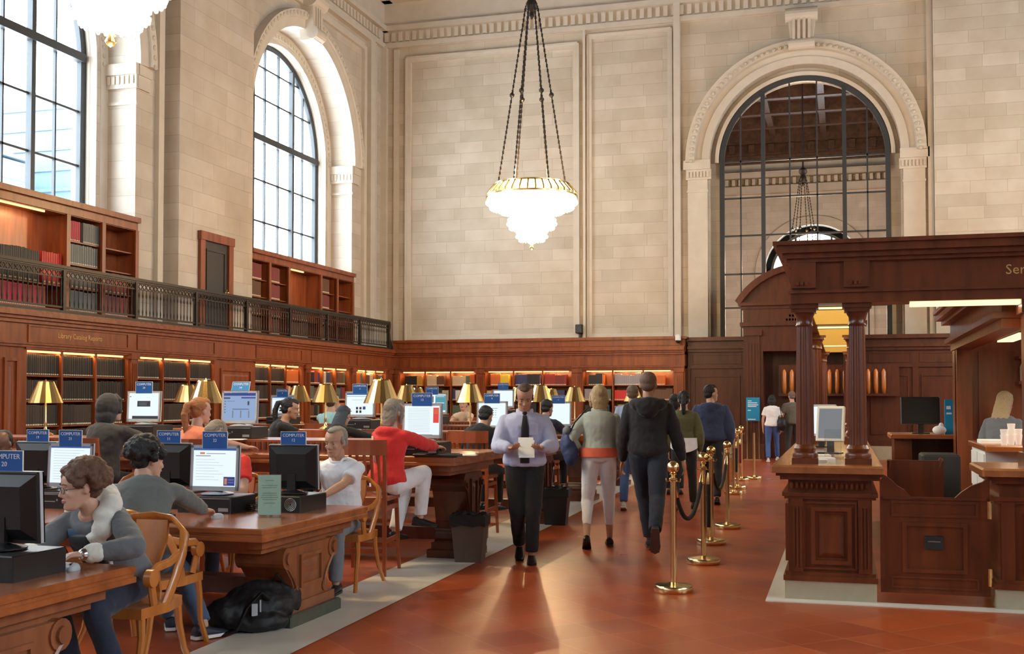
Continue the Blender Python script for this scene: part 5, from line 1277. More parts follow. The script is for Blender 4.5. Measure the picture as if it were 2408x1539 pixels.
PEOPLE = {}
def person(label, x, y, rz, H=1.72, sit=None, lean=5, hyaw=0, hpitch=0, hroll=0, hands=(None, None), palms=(None, None), curls=(.6, .6), elbow=((-.6, -.3, -1), (.6, -.3, -1)), feet=None, pitches=(0, 0), fdirs=None, build=1., sex='m', face=False,
           skin='skin', top=('long', 'cl_black', .0), bottom=('long', 'cl_black'), shoe='shoe_black', sole=None, hair=('short', 'hair_brown'), vox=.009, group=None, knees=((-.08, 1, .15), (.08, 1, .15)), z0=0):
    k = H/1.75
    hands = list(hands); palms = list(palms); pitches = list(pitches); fdirs_ = list(fdirs) if fdirs else None
    root = Matrix.Translation((x, y, z0)) @ RZ(rz); inv = root.inverted()
    V = Vector
    if hands[0] is not None and hands[1] is not None and (inv @ V(hands[0])).x > (inv @ V(hands[1])).x: hands.reverse(); palms.reverse()
    if feet is not None and (inv @ V(feet[0])).x > (inv @ V(feet[1])).x:
        feet = feet[::-1]; pitches.reverse(); fdirs = tuple(fdirs)[::-1] if fdirs else None
    hipz = (sit+.10*k) if sit is not None else .925*k
    if feet is None:
        if sit is not None: fz = .09 if sit < .6 else .32; feet = ((-.11*k, .42*k, fz), (.11*k, .42*k, fz))
        else: feet = ((-.10*k, 0, .085*k), (.10*k, 0, .085*k))
        feetl = [V(f) for f in feet]
    else: feetl = [inv @ V(f) if len(f) == 3 else V(f[:3]) for f in feet]
    P = V((0, 0, hipz+.03*k)); la = D2R(lean)
    sp = [P]; n_ = 10; tl = .50*k
    for i in range(n_):
        f = (i+.5)/n_; a = la*(.35+1.0*f); sp.append(sp[-1]+V((0, math.sin(a), math.cos(a)))*tl/n_)
    def SP(f):
        i = max(0, min(n_-1, int(f*n_))); g = f*n_-i; return sp[i]+(sp[i+1]-sp[i])*g
    def frame_(f): d = (SP(min(1, f+.1))-SP(max(0, f-.1))).normalized(); return d
    N = sp[-1]; td = frame_(1)
    shw = (.175 if sex == 'm' else .152)*k*(build**.5)
    sh = [SP(.85)+V((s*shw, 0, 0)) for s in (-1, 1)]
    hc = N+V((0, .030*k, 0))+V((0, math.sin(la*.7), math.cos(la*.7)))*.030*k
    k_ = 1.06; HM = Matrix.Translation(hc) @ RZ(hyaw) @ RX(-D2R(hpitch)) @ RY(D2R(hroll)) @ Matrix.Scale(1.06, 4)
    Lr = lambda a, b: .5*(a+b)
    # arms
    arms = []
    for i, s in enumerate((-1, 1)):
        h = hands[i]
        tgt = (sh[i]+V((s*.07, .04, -.52))*k) if h is None else inv @ V(h)
        e, w = ik(sh[i], tgt, .285*k, .25*k, V(elbow[i])); arms.append((sh[i], e, w))
    legs = []
    for i, s in enumerate((-1, 1)):
        hj = V((s*.088*k, 0, hipz)); kn, an = ik(hj, feetl[i], .425*k, .425*k, V(knees[i])); legs.append((hj, kn, an))
    bw = build
    rings = [(-.10, .06, .07), (-.06, .125, .10), (0, .158 if sex == 'm' else .168, .112), (.08, .156 if sex == 'm' else .165, .112), (.2, .146 if sex == 'm' else .135, .106), (.38, .138 if sex == 'm' else .120, .10), (.6, .150 if sex == 'm' else .135, .112), (.75, .165 if sex == 'm' else .145, .115), (.88, .162 if sex == 'm' else .142, .098), (.94, .128 if sex == 'm' else .11, .082), (.985, .085, .068), (1.03, .058, .06)]
    def torso(mb, add, f0, f1, hemw=0):
        rs = []
        for f, a, b in rings:
            if f < f0-.02 or f > f1: continue
            a_ = a*k*bw+add; b_ = b*k*bw+add
            c = (SP(f) if f >= 0 else P+V((0, 0, f*tl))); d = frame_(max(0, f)) if f >= 0 else V((0, 0, 1)); u = V((1, 0, 0)); w = d.cross(u)
            rs.append([c+u*a_*math.cos(2*PI*q/20)+w*b_*math.sin(2*PI*q/20) for q in range(20)])
        mb.rings(rs)
    def limb(mb, pts, rad, add=0): mb.capsule(pts, [r*k+add for r in rad], 12)
    # ---- body
    mb = MB(); torso(mb, -.012, -.1, 1.05)
    head_mb(mb, HM, k)
    mb.capsule([SP(.93), hc+(HM.to_3x3() @ V((0, -.025, .03)))*k], [.056*k*min(bw, 1.1), .052*k], 12)
    for i, (a, e, w) in enumerate(arms):
        mid = e.lerp(w, .3)
        limb(mb, [a, a.lerp(e, .5), e], [.046, .043, .035]); limb(mb, [e, mid, w], [.036, .037, .025])
        d = (w-e).normalized(); s = -1 if i == 0 else 1
        if palms[i] is not None: nn = (inv.to_3x3() @ V(palms[i]))
        else: nn = V((-s, .2, 0)) if hands[i] is None else V((0, 0, -1))
        hd = d if hands[i] is None else (V((d.x, d.y, d.z*.25)) if palms[i] is None else d)
        th = V((0, 1, 0)) if hands[i] is None else V((-s, .3, .2))
        hand(mb, w, hd, nn, th, k, curls[i])
    for hj, kn, an in legs:
        limb(mb, [hj, hj.lerp(kn, .5), kn], [.078, .066, .050]); limb(mb, [kn, kn.lerp(an, .35), an], [.048, .050, .033])
    b = mb.build('person', skin, None, remesh=vox, sm=3); b.matrix_world = root
    tag(b, label, 'person', group)
    # ---- shoes
    for i, (hj, kn, an) in enumerate(legs):
        fd = 0 if fdirs is None else fdirs[i]
        M = Matrix.Translation(an) @ RZ(fd) @ RX(-D2R(pitches[i]))
        mb = MB(); mb.M = M; rs = []
        for yy, w, hh, zz in ((-.075, .022, .03, -.045), (-.065, .034, .05, -.04), (-.02, .038, .055, -.035), (.04, .042, .04, -.045), (.10, .046, .028, -.055), (.15, .040, .02, -.06), (.175, .022, .012, -.066)):
            rs.append([V((w*k*math.cos(2*PI*q/14), yy*k, zz*k+hh*k*.8*max(-.45, math.sin(2*PI*q/14)))) for q in range(14)])
        mb.rings(rs); so = mb.build('shoe', shoe, b, smooth='auto')
        mb = MB(); mb.M = M; rs = []
        for z in (-.082, -.062):
            rs.append([V((xx*k*1.05, yy*k, z*k)) for xx, yy in ((-.028, -.078), (.028, -.078), (.038, -.03), (.042, .06), (.046, .11), (.036, .165), (0, .185), (-.036, .165), (-.046, .11), (-.042, .06), (-.038, -.03))])
        mb.rings(rs); mb.build('sole', sole or shoe, so)
    # ---- bottom
    mb = MB(); mat_b = bottom[1]; add = .012 if bottom[0] != 'loose' else .026
    torso(mb, add*.5+.002, -.1, .12)
    for hj, kn, an in legs:
        endp = an+(kn-an).normalized()*.02*k if bottom[0] != 'capri' else kn.lerp(an, .68)
        wd = .056 if bottom[0] != 'capri' else .046
        mb.capsule([hj, hj.lerp(kn, .5), kn], [(.088*k*bw**.6+add*.6), .072*k*bw**.5+add*.8, .058*k+add*.8], 14)
        mb.tube([kn, kn.lerp(endp, .35), kn.lerp(endp, .85), endp], [.058*k+add*.8, .056*k+add*.6, (wd-.004)*k+add*.5, (wd-.006)*k+add*.5], 14); mb.ell(kn, (.057*k+add*.8,)*3)
    mb.build('trousers', mat_b, b, remesh=max(.011, vox), sm=4, disp=(.09, .012))
    # ---- top
    kind, mat_t, ext = top; mb = MB(); add = .016+ext
    hem = {'jacket': -.1, 'tee': -.06, 'long': -.06, 'hood': -.1, 'short': .08}.get(kind, -.06)
    torso(mb, add*.8, hem, .99)
    for i, (a, e, w) in enumerate(arms):
        if kind == 'tee':
            mb.capsule([a, a.lerp(e, .3)], [.050*k+ext*.5, .054*k+ext*.6], 12); mb.tube([a, a.lerp(e, .3), a.lerp(e, .66)], [.050*k+ext*.5, .054*k+ext*.6, .056*k+ext*.7], 14)
        else:
            ww = w-(w-e).normalized()*.012
            mb.capsule([a, a.lerp(e, .5), e], [.050*k+ext*.6, .053*k+ext*.9, .046*k+ext], 12); mb.capsule([e, e.lerp(ww, .4), ww-(ww-e).normalized()*.02], [.047*k+ext, .046*k+ext, .034*k+ext*.6], 12)
    mb.build({'tee': 't_shirt', 'jacket': 'jacket', 'hood': 'hoodie'}.get(kind, 'sweater'), mat_t, b, remesh=max(.011, vox), sm=4, disp=(.07, .016))
    # ---- hair
    st, hm = hair; mb = MB(); R3 = HM.to_3x3().normalized()
    E = lambda c, r, rx=0: mb.ell(HM @ (V(c)*k), tuple(q*k*1.06 for q in r), rot=R3 @ Matrix.Rotation(D2R(rx), 3, 'X'))
    disp = (.02, .012)
    if st in ('short', 'pony', 'bob', 'long', 'curly', 'bun'):
        E((0, -.026, .152), (.083, .092, .086), -8); E((0, -.052, .10), (.070, .056, .062))
        E((0, .02, .197), (.062, .062, .038))
    if st == 'receding': E((0, -.036, .152), (.084, .084, .082), -22); E((0, -.055, .10), (.072, .056, .06)); E((0, .018, .205), (.046, .05, .022)); E((0, -.01, .20), (.062, .06, .032)); E((-.072, .01, .13), (.012, .022, .035)); E((.072, .01, .13), (.012, .022, .035))
    if st == 'stubble': E((0, -.030, .150), (.0795, .084, .0795), -16); E((0, -.055, .10), (.068, .052, .055)); disp = (.02, .003)
    if st == 'curly':
        rr_ = random.Random(3)
        for q in range(95):
            a = rr_.uniform(0, 2*PI); e_ = rr_.uniform(-.35, 1.4); c = (.094*math.cos(a)*math.cos(e_), -.032+.106*math.sin(a)*math.cos(e_), .145+.094*math.sin(e_))
            if c[1] > .055 and c[2] < .19: continue
            E(c, (.030, .030, .028))
        disp = (.018, .02)
    if st == 'pony':
        mb.capsule([HM @ (V(p)*k) for p in ((0, -.10, .17), (0, -.15, .15), (0, -.165, .06), (0, -.14, -.06), (0, -.12, -.14))], [.028*k, .034*k, .036*k, .03*k, .014*k], 10)
    if st == 'bob':
        mb.capsule([HM @ (V(p)*k) for p in ((0, -.045, .13), (0, -.055, .06), (0, -.058, .015))], [(.086*k, .062*k), (.088*k, .056*k), (.074*k, .042*k)], 14, side=HM.to_3x3() @ V((1, 0, 0)))
        for s in (-1, 1): mb.capsule([HM @ (V(p)*k) for p in ((s*.07, .02, .15), (s*.082, .015, .08), (s*.08, .01, .02))], [.022*k, .024*k, .016*k], 8)
    if st == 'long':
        mb.capsule([HM @ (V(p)*k) for p in ((0, -.05, .12), (0, -.075, .02), (0, -.10, -.10), (0, -.11, -.20))], [(.085*k, .06*k), (.095*k, .05*k), (.10*k, .04*k), (.07*k, .025*k)], 14, side=HM.to_3x3() @ V((1, 0, 0)))
    if st == 'hoodup':
        E((0, -.03, .13), (.105, .115, .125), -8); E((0, -.05, .04), (.105, .09, .09)); mb.capsule([HM @ (V(p)*k) for p in ((-.07, .05, .08), (-.06, .05, .19), (0, .045, .235), (.06, .05, .19), (.07, .05, .08))], [.022*k]*5, 8)
        hm_ = hm; disp = (.06, .012)
    if mb.v: mb.build('hair' if st != 'hoodup' else 'hood', hm, b, remesh=.008, sm=2, disp=disp)
    if face:
        for s in (-1, 1):
            mb = MB(); mb.ell(HM @ (V((s*.031, .0655, .112))*k), (.0118*k,)*3, n=12, m=8); ey = mb.build('eye', 'eye_white', b, smooth=True)
            mb = MB(); mb.ell(HM @ (V((s*.031, .0755, .1105))*k), (.0058*k, .0030*k, .0058*k), rot=R3, n=10, m=6); mb.build('iris', 'iris', ey, smooth=True)
            mb = MB(); mb.ell(HM @ (V((s*.031, .0665, .1155))*k), (.0145*k, .0125*k, .0095*k), rot=R3, n=12, m=8); mb.build('eyelid', skin, b, smooth=True)
            mb = MB(); mb.tube([HM @ (V(p)*k) for p in ((s*.014, .092, .136), (s*.032, .090, .141), (s*.05, .078, .135))], [.003*k, .004*k, .002*k], 6); mb.build('eyebrow', hm, b, smooth=True)
        mb = MB(); mb.capsule([HM @ (V(p)*k) for p in ((-.02, .086, .053), (0, .0955, .055), (.02, .086, .053))], [.003*k, .0055*k, .003*k], 8); mb.capsule([HM @ (V(p)*k) for p in ((-.018, .085, .048), (0, .0945, .047), (.018, .085, .048))], [.003*k, .0055*k, .003*k], 8); mb.build('lips', 'lip', b, smooth=True)
    def CH(f, x, o=0.):
        import bisect
        fs = [r[0] for r in rings]; i = max(1, min(len(fs)-1, bisect.bisect(fs, f))); g = (f-fs[i-1])/(fs[i]-fs[i-1])
        a_ = (rings[i-1][1]+(rings[i][1]-rings[i-1][1])*g)*k*bw+.016+top[2]; b_ = (rings[i-1][2]+(rings[i][2]-rings[i-1][2])*g)*k*bw+.016+top[2]
        d = frame_(max(0, f)); fr = V((0, d.z, -d.y)); return SP(min(.999, f))+V((x, 0, 0))+fr*(b_*math.sqrt(max(0, 1-(x/a_)**2))+o)
    J = dict(CH=CH, FR=frame_, N=N, sh=sh, arms=arms, legs=legs, HM=HM, SP=SP, P=P, k=k, root=root, inv=inv, hc=hc)
    return b, J
def add(b, name, mb, m, **kw): return mb.build(name, m, b, **kw)
def collar(b, J, m, r=.062, h=.03, name='collar'):
    mb = MB(); c = J['SP'](.965); k = J['k']; n = 20
    pts = [c+Vector((math.cos(a)*r*k*1.05, math.sin(a)*r*k*.95+.008, .012+.012*math.cos(a)**2-(.02 if math.sin(a) > .6 else 0))) for a in [2*PI*i/n for i in range(n+1)]]
    mb.tube(pts, [(.012*k, h*k*.6)]*(n+1), 8, side=(1, 0, 0)); return mb.build(name, m, b, smooth=True)
def hoodback(b, J, m, s=1., name='hood', dx=0):
    mb = MB(); c = J['SP'](.94); k = J['k']*s; d = J['FR'](.9); u = d; bk = Vector((0, -d.z, d.y))
    L = lambda x, y, z: c+Vector((x, 0, 0))-bk*y+u*z
    pts = [L(dx+math.cos(a)*.105*k, math.sin(a)*.085*k-.03, -.005+.02*math.sin(a)) for a in [PI*.95+PI*1.1*i/12 for i in range(13)]]
    mb.capsule(pts, [.024*k, .034*k, .042*k, .048*k, .052*k, .055*k, .056*k, .055*k, .052*k, .048*k, .042*k, .034*k, .024*k], 10)
    mb.ell(L(dx, -.115*k, -.05), (.085*k, .045*k, .075*k)); return mb.build(name, m, b, remesh=.01, sm=3, disp=(.05, .015))

# --- seated
b, J = person('curly haired woman in glasses and grey cardigan leaning over the nearest table', -3.79, 5.41, 3.10, 1.70, sit=.45, lean=43, hyaw=-.62, hpitch=8, hands=((-3.90, 4.80, .785), (-3.60, 4.84, .785)), curls=(.8, .7), elbow=((-1, -.3, -.25), (.8, 0, -.6)), sex='f', face=True,
              skin='skin', top=('long', 'cl_cardigan', .014), bottom=('long', 'cl_darkdenim'), shoe='shoe_white', sole='sole_white', hair=('curly', 'hair_curly'), vox=.007, feet=((-3.85, 5.1, .09), (-3.62, 5.15, .09)))
hoodback(b, J, 'cl_fleece', 1.25, dx=.03)
for w_, e_ in ((J['arms'][0][2], J['arms'][0][1]), (J['arms'][1][2], J['arms'][1][1])):
    mb = MB(); d = (w_-e_).normalized(); mb.capsule([w_-d*.055, w_-d*.015], [.05, .048], 14); add(b, 'cuff', mb, 'cl_fleece', remesh=.008, disp=(.02, .008))
CH = J['CH']
def strip(xs, ths, fs=(.25, .4, .55, .7, .82, .93), o=.0): return [CH(f, x_, o) for f, x_ in zip(fs, xs)], ths
mb = MB(); p_, t_ = strip([.02]*6, [(.085, .016)]*5+[(.06, .016)], o=.016); mb.tube(p_, t_, 12, side=(1, 0, 0)); add(b, 'dark_top', mb, 'cl_black', smooth=True)
mb = MB(); p_, t_ = strip([.115, .115, .11, .10, .09, .07], [(.035, .014)]*6); mb.tube(p_, t_, 12, side=(1, 0, 0)); add(b, 'denim_panel', mb, 'cl_denim', smooth=True)
mb = MB(); p_, t_ = strip([-.05, -.05, -.055, -.06, -.065, -.06], [(.016, .016), (.02, .018), (.028, .02), (.036, .028), (.046, .036), (.05, .045)]); mb.tube(p_, t_, 12, side=(1, 0, 0)); mb.ell(CH(.93, -.10, .0), (.06, .05, .055)); mb.ell(CH(.97, -.09, -.06), (.06, .06, .055)); mb.ell(CH(.96, -.10, -.12), (.06, .06, .06)); add(b, 'fleece_trim', mb, 'cl_fleece', remesh=.01, sm=3, disp=(.02, .006))
mb = MB(); HM = J['HM']; k = J['k']
for s in (-1, 1):
    mb.tube([HM @ (Vector((s*.032+.024*math.cos(a), .096+.002*math.cos(a), .110+.018*math.sin(a)))*k) for a in [2*PI*i/16 for i in range(17)]], .0016, 6)
    mb.tube([HM @ (Vector(p)*k) for p in ((s*.056, .094, .114), (s*.074, .05, .114), (s*.078, -.01, .108))], .0018, 6)
mb.tube([HM @ (Vector(p)*k) for p in ((-.009, .097, .113), (0, .101, .115), (.009, .097, .113))], .0016, 6); add(b, 'glasses', mb, 'iron', smooth=True)
mb = MB(); w_ = J['arms'][0][2]; mb.capsule([w_+Vector((0, .012, .0)), w_+Vector((0, .024, 0))], [.031, .031], 16); add(b, 'bracelet', mb, 'silver', smooth=True)

b, J = person('dark haired man in grey ribbed sweater, back to the camera, reaching to his mouse', -4.22, 6.22, .55, 1.76, sit=.45, lean=34, hyaw=-1.0, hpitch=12, hands=((-4.85, 6.80, .78), (-4.24, 6.98, .78)), curls=(.6, .55), elbow=((-.8, -.2, -.8), (.9, -.2, -.6)), face=True,
              skin='skin', top=('long', 'cl_greyknit', .012), bottom=('long', 'cl_denim'), shoe='shoe_navy', sole='sole_white', hair=('curly', 'hair_black'), vox=.007, feet=((-4.35, 6.75, .09), (-3.98, 6.55, .09)), fdirs=(0, -1.0))
collar(b, J, 'cl_charcoal', .072, .05)
b, J = person('grey haired man in white T-shirt facing the camera at the second table', -4.00, 8.72, PI+.05, 1.72, sit=.45, lean=14, hyaw=-.20, hpitch=10, hands=((-4.22, 8.16, .775), (-3.92, 8.12, .775)), curls=(.7, .8), elbow=((-.8, -.2, -.6), (1, -.1, -.5)), face=True,
              skin='skin_tan', top=('tee', 'cl_white', .016), bottom=('long', 'cl_grey'), hair=('receding', 'hair_grey'), vox=.007)
collar(b, J, 'cl_white', .066, .02)
b, J = person('person in red T-shirt bending behind monitor 22', -5.08, 8.72, PI, 1.80, sit=.46, build=1.2, lean=12, hpitch=30, hands=((-5.4, 8.25, .775), (-4.85, 8.25, .775)), top=('tee', 'cl_scarlet', .016), bottom=('long', 'cl_denim'), hair=('short', 'hair_greyblond'), face=True)
b, J = person('person with shaved dark head at the left edge behind sign 20', -7.25, 8.78, PI, 1.66, sit=.45, lean=22, hpitch=25, skin='skin_dark', top=('long', 'cl_navy', .01), bottom=('long', 'cl_black'), hair=('stubble', 'hair_black'), hands=((-7.4, 8.2, .78), (-7.1, 8.2, .78)))
b, J = person('person in charcoal jacket with hood up seated before monitor 24', -6.78, 9.32, -.12, 1.76, sit=.69, lean=12, hyaw=-.35, hands=((-7.0, 9.95, 1.06), (-6.45, 9.95, 1.06)), top=('hood', 'cl_charcoal', .028), bottom=('long', 'cl_black'), hair=('hoodup', 'cl_charcoal'))
b, J = person('red haired woman with ponytail in orange top', -5.84, 9.38, -.3, 1.70, sit=.69, lean=8, hyaw=-.15, hpitch=6, sex='f', hands=((-5.85, 9.98, 1.06), (-5.5, 9.95, 1.06)), top=('tee', 'cl_orange', .01), bottom=('long', 'cl_denim'), hair=('pony', 'hair_red'), face=True)
b, J = person('dark haired man with ponytail in black, in profile facing right', -6.62, 12.42, -1.25, 1.74, sit=.69, lean=20, hyaw=.15, hpitch=12, hands=((-6.3, 12.9, 1.06), (-6.1, 12.7, 1.06)), skin='skin_tan', top=('long', 'cl_black', .012), bottom=('long', 'cl_black'), hair=('pony', 'hair_black'), face=True)
barchair('tall chair of the ponytailed man in black', -6.66, 12.40, -1.2)
b, J = person('woman with long blue-black hair bent over her table in the middle', -5.88, 12.45, -.15, 1.64, sit=.69, lean=32, hyaw=.05, hpitch=24, sex='f', hands=((-6.0, 12.98, 1.06), (-5.38, 12.98, 1.06)), top=('long', 'cl_black', .01), bottom=('long', 'cl_black'), hair=('long', 'hair_blueblack'))
b, J = person('woman in scarlet hooded sweater and white trousers, back to the camera', -3.96, 9.58, -.28, 1.68, sit=.69, lean=9, hyaw=-.25, hpitch=6, sex='f', build=1.08, hands=((-4.05, 10.15, 1.06), (-3.62, 10.22, 1.065)), curls=(.5, .6), elbow=((-.8, -.2, -.8), (.9, -.3, -.5)),
              top=('hood', 'cl_scarlet', .016), bottom=('loose', 'cl_white'), shoe='shoe_black', hair=('bob', 'hair_grey'), feet=((-3.98, 9.82, .33), (-3.76, 9.90, .46)), pitches=(0, 5), fdirs=(0, -.9), vox=.008)
hoodback(b, J, 'cl_scarlet', .95)
mb = MB(); mb.tube([J['SP'](f)+Vector((-.12+.12*(1-f), -.135, 0)) for f in (.35, .6, .85)], [(.012, .003)]*3, 6); add(b, 'strap', mb, 'cl_beige', smooth=True)
b, J = person('man in pale cyan shirt seated far behind, left of monitor 4', -7.40, 15.68, 0, 1.86, sit=.69, lean=6, hyaw=-.3, hands=((-7.6, 16.3, 1.06), (-7.2, 16.3, 1.06)), top=('long', 'cl_cyan', .014), bottom=('long', 'cl_navy'), hair=('short', 'hair_brown'), vox=.012)
b, J = person('person whose dark head peeps over sign 13', -5.98, 15.7, 0, 1.74, sit=.69, lean=10, top=('long', 'cl_black', .012), bottom=('long', 'cl_black'), hair=('short', 'hair_black'), vox=.012)
b, J = person('hunched person in black beside the bright brass lamp', -4.08, 12.50, -.2, 1.62, sit=.69, lean=30, hpitch=20, hands=((-4.2, 13.0, 1.06), (-3.8, 13.0, 1.06)), top=('jacket', 'cl_black', .03), bottom=('long', 'cl_black'), hair=('short', 'hair_black'), vox=.012)
b, J = person('dark haired person in navy with a pale strap at the fourth table', -4.12, 15.68, -.35, 1.68, sit=.69, lean=14, hpitch=10, hands=((-4.2, 16.3, 1.06), (-3.85, 16.25, 1.06)), top=('long', 'cl_navy', .02), bottom=('long', 'cl_black'), hair=('short', 'hair_black'), vox=.012)
mb = MB(); mb.tube([J['SP'](f)+Vector((.02+.16*(f-.4), -.14, 0)) for f in (.5, .7, .88)], [(.014, .003)]*3, 6); add(b, 'strap', mb, 'cl_grey', smooth=True)
b, J = person('far woman in beige facing the camera near the back bookcases', -7.22, 21.45, PI, 1.72, sit=.69, lean=4, sex='f', top=('tee', 'cl_beige', .01), bottom=('long', 'cl_black'), hair=('bun', 'hair_brown'), hands=((-7.4, 20.9, 1.06), (-7.0, 20.9, 1.06)), vox=.012, face=True)

# --- standing and walking
RZB = PI+.28
b, J = person('man in pale blue shirt and black tie walking while reading a paper', -2.93, 10.52, RZB, 1.72, lean=3, hpitch=24, build=1.16, hands=((-2.97, 10.16, 1.10), (-2.69, 10.24, 1.10)), palms=((.5, -.5, .6), (-.2, -.8, .6)), curls=(.9, .9), elbow=((-.75, -.45, -1), (.75, -.45, -1)), face=True,
              skin='skin_tan', top=('long', 'cl_shirt', .024), bottom=('loose', 'cl_black'), hair=('receding', 'hair_brown'), feet=((-3.02, 10.66, .14), (-2.84, 10.44, .085)), pitches=(25, 0), vox=.007)
k = J['k']
mb = MB(); f_ = [1.0, .96, .9, .7, .45, .2, .02]
def TP(f, o=.0): return J['SP'](min(f, .999))+Vector((0, {1.0: .060, .96: .098, .9: .128, .7: .172, .45: .165, .2: .162, .02: .160}[f]+o, 0))
mb.tube([TP(f, .012) for f in f_[1:]], [(.018, .008), (.021, .006), (.034, .006), (.042, .006), (.046, .006), (.044, .006)], 8, side=(1, 0, 0)); mb.ell(TP(.96, .016)+Vector((0, 0, .008)), (.024, .016, .022)); add(b, 'tie', mb, 'cl_black', smooth=True)
mb = MB()
for s in (-1, 1): mb.add([TP(.96, .024)+Vector(p) for p in ((s*.004, 0, .020), (s*.066, -.05, .036), (s*.062, -.018, -.02), (s*.020, .004, -.028), (s*.004, -.01, .016), (s*.066, -.065, .03), (s*.06, -.034, -.024), (s*.020, -.012, -.032))], [(0, 1, 2, 3), (7, 6, 5, 4), (0, 4, 5, 1), (1, 5, 6, 2), (2, 6, 7, 3), (3, 7, 4, 0)])
add(b, 'collar', mb, 'cl_shirt'); collar(b, J, 'cl_shirt', .07, .045, 'collar_band')
mb = MB(); mb.M = Matrix.Translation(J['SP'](.68)+Vector((-.085, .158, 0))) @ RZ(.35) @ RX(-.06); mb.bbox(-.045, .045, -.004, .006, -.06, .05, .003); add(b, 'shirt_pocket', mb, 'cl_shirt')
mb = MB(); c0 = J['P']+Vector((0, 0, .015)); mb.rings([[c0+Vector(((.158*k*1.16+.024)*math.cos(2*PI*i/24), (.112*k*1.16+.024)*math.sin(2*PI*i/24), z)) for i in range(24)] for z in (-.012, .02)]); add(b, 'belt', mb, 'leather_dark')
r = empty('reading_paper', 'white folded paper in the hands of the man in a tie', 'paper', (-2.815, 10.165, 1.10), RZB); mb = MB(); mb.M = RX(-.9); mb.box(-.075, .07, -.09, .11, -.002, 0); mb.box(-.065, .075, -.12, .08, 0, .002); mb.build('sheet', 'paper', r)

b, J = person('blonde woman in grey-green jacket and white capri trousers walking away', -2.44, 11.66, .22, 1.72, lean=3, sex='f', build=1.1, hyaw=.1, top=('short', 'cl_mint', .022), bottom=('capri', 'cl_white'), hair=('bob', 'hair_blonde'), shoe='shoe_black', feet=((-2.54, 11.50, .13), (-2.37, 11.85, .085)), pitches=(28, 0), hands=((-2.66, 11.72, .98), None), vox=.008)
mb = MB(); rs = []
for z, g in ((.11, .038), (.03, .046), (.015, .044)):
    c = J['P']+Vector((0, 0, z)); rs.append([c+Vector(((.165*k*1.1+g*.7)*math.cos(2*PI*i/24), (.112*k*1.1+g*.7)*math.sin(2*PI*i/24), 0)) for i in range(24)])
mb.rings(rs); add(b, 'orange_top', mb, 'cl_coral', smooth='auto'); collar(b, J, 'cl_mint', .07, .04)
bg_ = empty('shoulder_bag', 'blue and dark shoulder bag on the left side of the blonde woman', 'bag', (-2.75, 11.60, 0), .22); mb = MB()
mb.ell((0, 0, 1.08), (.09, .15, .17)); mb.ell((.02, -.03, .98), (.08, .13, .13)); mb.ell((-.01, 0, 1.2), (.06, .12, .08)); mb.build('bag_body', 'bag_blue', bg_, remesh=.012, sm=4, disp=(.08, .02))
mb = MB(); mb.tube([(.0, -.09, 1.18), (.06, -.135, 1.31), (.15, -.13, 1.41), (.20, -.04, 1.465), (.18, .06, 1.42), (.08, .10, 1.30), (0, .09, 1.18)], [(.009, .005)]*7, 8); mb.build('strap', 'leather_dark', bg_, smooth=True)
mb = MB(); mb.ell((-.02, -.03, 1.22), (.05, .11, .05)); mb.build('pale_trim', 'cl_grey', bg_, remesh=.012)

b, J = person('tall man with shaved head in black hoodie and dark jeans mid-stride', -1.90, 11.52, .16, 1.86, lean=2, build=1.06, hyaw=-.05, top=('hood', 'cl_nearblack', .022), bottom=('loose', 'cl_darkdenim'), hair=('stubble', 'hair_stubble'), shoe='shoe_navy', sole='sole_brown', skin='skin_tan',
              feet=((-1.92, 11.72, .09), (-1.76, 11.05, .26)), pitches=(0, 68), hands=((-2.20, 11.60, .82), (-1.54, 11.68, .80)), palms=((1, 0, 0), (-1, 0, 0)), elbow=((-.4, -1, 0), (.4, -1, 0)), vox=.008)
hoodback(b, J, 'cl_nearblack', 1.35)
b, J = person('woman in olive sweater with dark ponytail and white shirt hem', -2.10, 15.72, .10, 1.69, lean=2, sex='f', top=('short', 'cl_olive', .018), bottom=('long', 'cl_black'), hair=('pony', 'hair_black'), feet=((-2.22, 15.6, .1), (-2.0, 15.95, .085)), vox=.01)
mb = MB(); k = J['k']; rs = []
for z, g in ((.1, .028), (.0, .030), (-.07, .028)):
    c = J['P']+Vector((0, 0, z)); rs.append([c+Vector(((.165*k+g)*math.cos(2*PI*i/24), (.112*k+g)*math.sin(2*PI*i/24), (.03*math.cos(4*PI*i/24) if z < 0 else 0))) for i in range(24)])
mb.rings(rs); add(b, 'shirt_hem', mb, 'cl_white', smooth='auto')
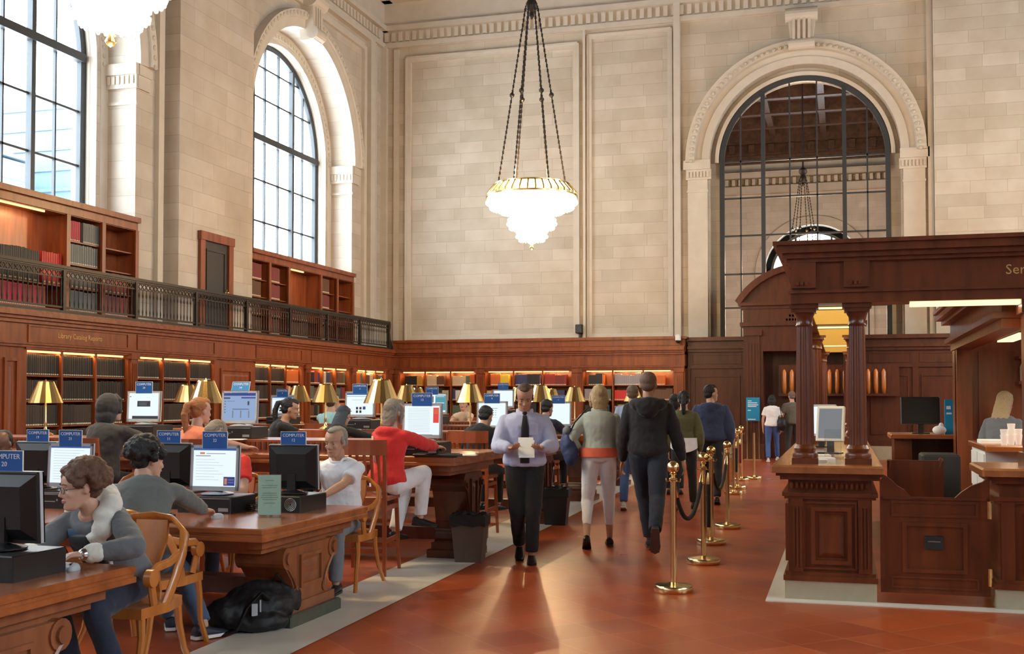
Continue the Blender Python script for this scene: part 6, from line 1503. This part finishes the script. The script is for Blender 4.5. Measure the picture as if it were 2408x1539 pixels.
b, J = person('man in navy padded jacket walking away in the aisle, head turned right', -1.88, 17.1, .05, 1.79, lean=3, hyaw=-.9, build=1.15, top=('jacket', 'cl_navy', .045), bottom=('long', 'cl_black'), hair=('short', 'hair_black'), vox=.012, feet=((-2.0, 17.3, .09), (-1.78, 16.95, .1)), pitches=(0, 20))
hoodback(b, J, 'cl_navy', 1.2)
b, J = person('bald man in pale blue shirt and jeans beyond the tall man', -2.84, 15.85, .1, 1.78, lean=2, top=('long', 'cl_plaid', .02), bottom=('long', 'cl_jeans'), hair=('stubble', 'hair_stubble'), shoe='shoe_white', sole='sole_white', vox=.012, feet=((-2.95, 15.75, .1), (-2.72, 16.1, .09)), pitches=(20, 0))
b, J = person('dark haired person in black half hidden behind the tall man', -2.64, 18.6, .1, 1.66, sex='f', top=('long', 'cl_black', .02), bottom=('long', 'cl_black'), hair=('bob', 'hair_black'), vox=.012)
b, J = person('far woman in white top and blue jeans by the service counter', -1.66, 28.6, .1, 1.68, sex='f', top=('tee', 'cl_white', .02), bottom=('long', 'cl_jeans'), hair=('bob', 'hair_black'), shoe='shoe_white', sole='sole_white', vox=.014, feet=((-1.75, 28.5, .1), (-1.55, 28.9, .09)))
r = empty('shoulder_bag', 'shiny black bag on the hip of the far woman in white', 'bag', (-1.42, 28.55, 0)); mb = MB(); mb.ell((0, 0, .95), (.12, .13, .17)); mb.build('bag_body', 'bag_black', r, remesh=.015, sm=3, disp=(.07, .03)); mb = MB(); mb.tube([(0, -.08, 1.05), (-.02, -.1, 1.25), (-.05, 0, 1.36), (-.02, .1, 1.25), (0, .08, 1.05)], .01, 6); mb.build('strap', 'leather_dark', r, smooth=True)
b, J = person('far person in grey-brown shirt partly hidden by the booth column', -1.18, 28.9, .3, 1.78, top=('tee', 'cl_camo', .03), bottom=('long', 'cl_charcoal'), hair=('stubble', 'hair_stubble'), vox=.014)
b, J = person('blonde woman in grey and black working inside the booth', 1.60, 12.95, -.5, 1.66, sex='f', lean=10, hpitch=15, top=('long', 'cl_grey', .02), bottom=('long', 'cl_black'), hair=('long', 'hair_blonde'), vox=.012)

barchair('far tall chair of the person peeping over sign 13', -5.98, 15.62, 0)
barchair('far tall chair of the woman in beige', -7.22, 21.55, PI)
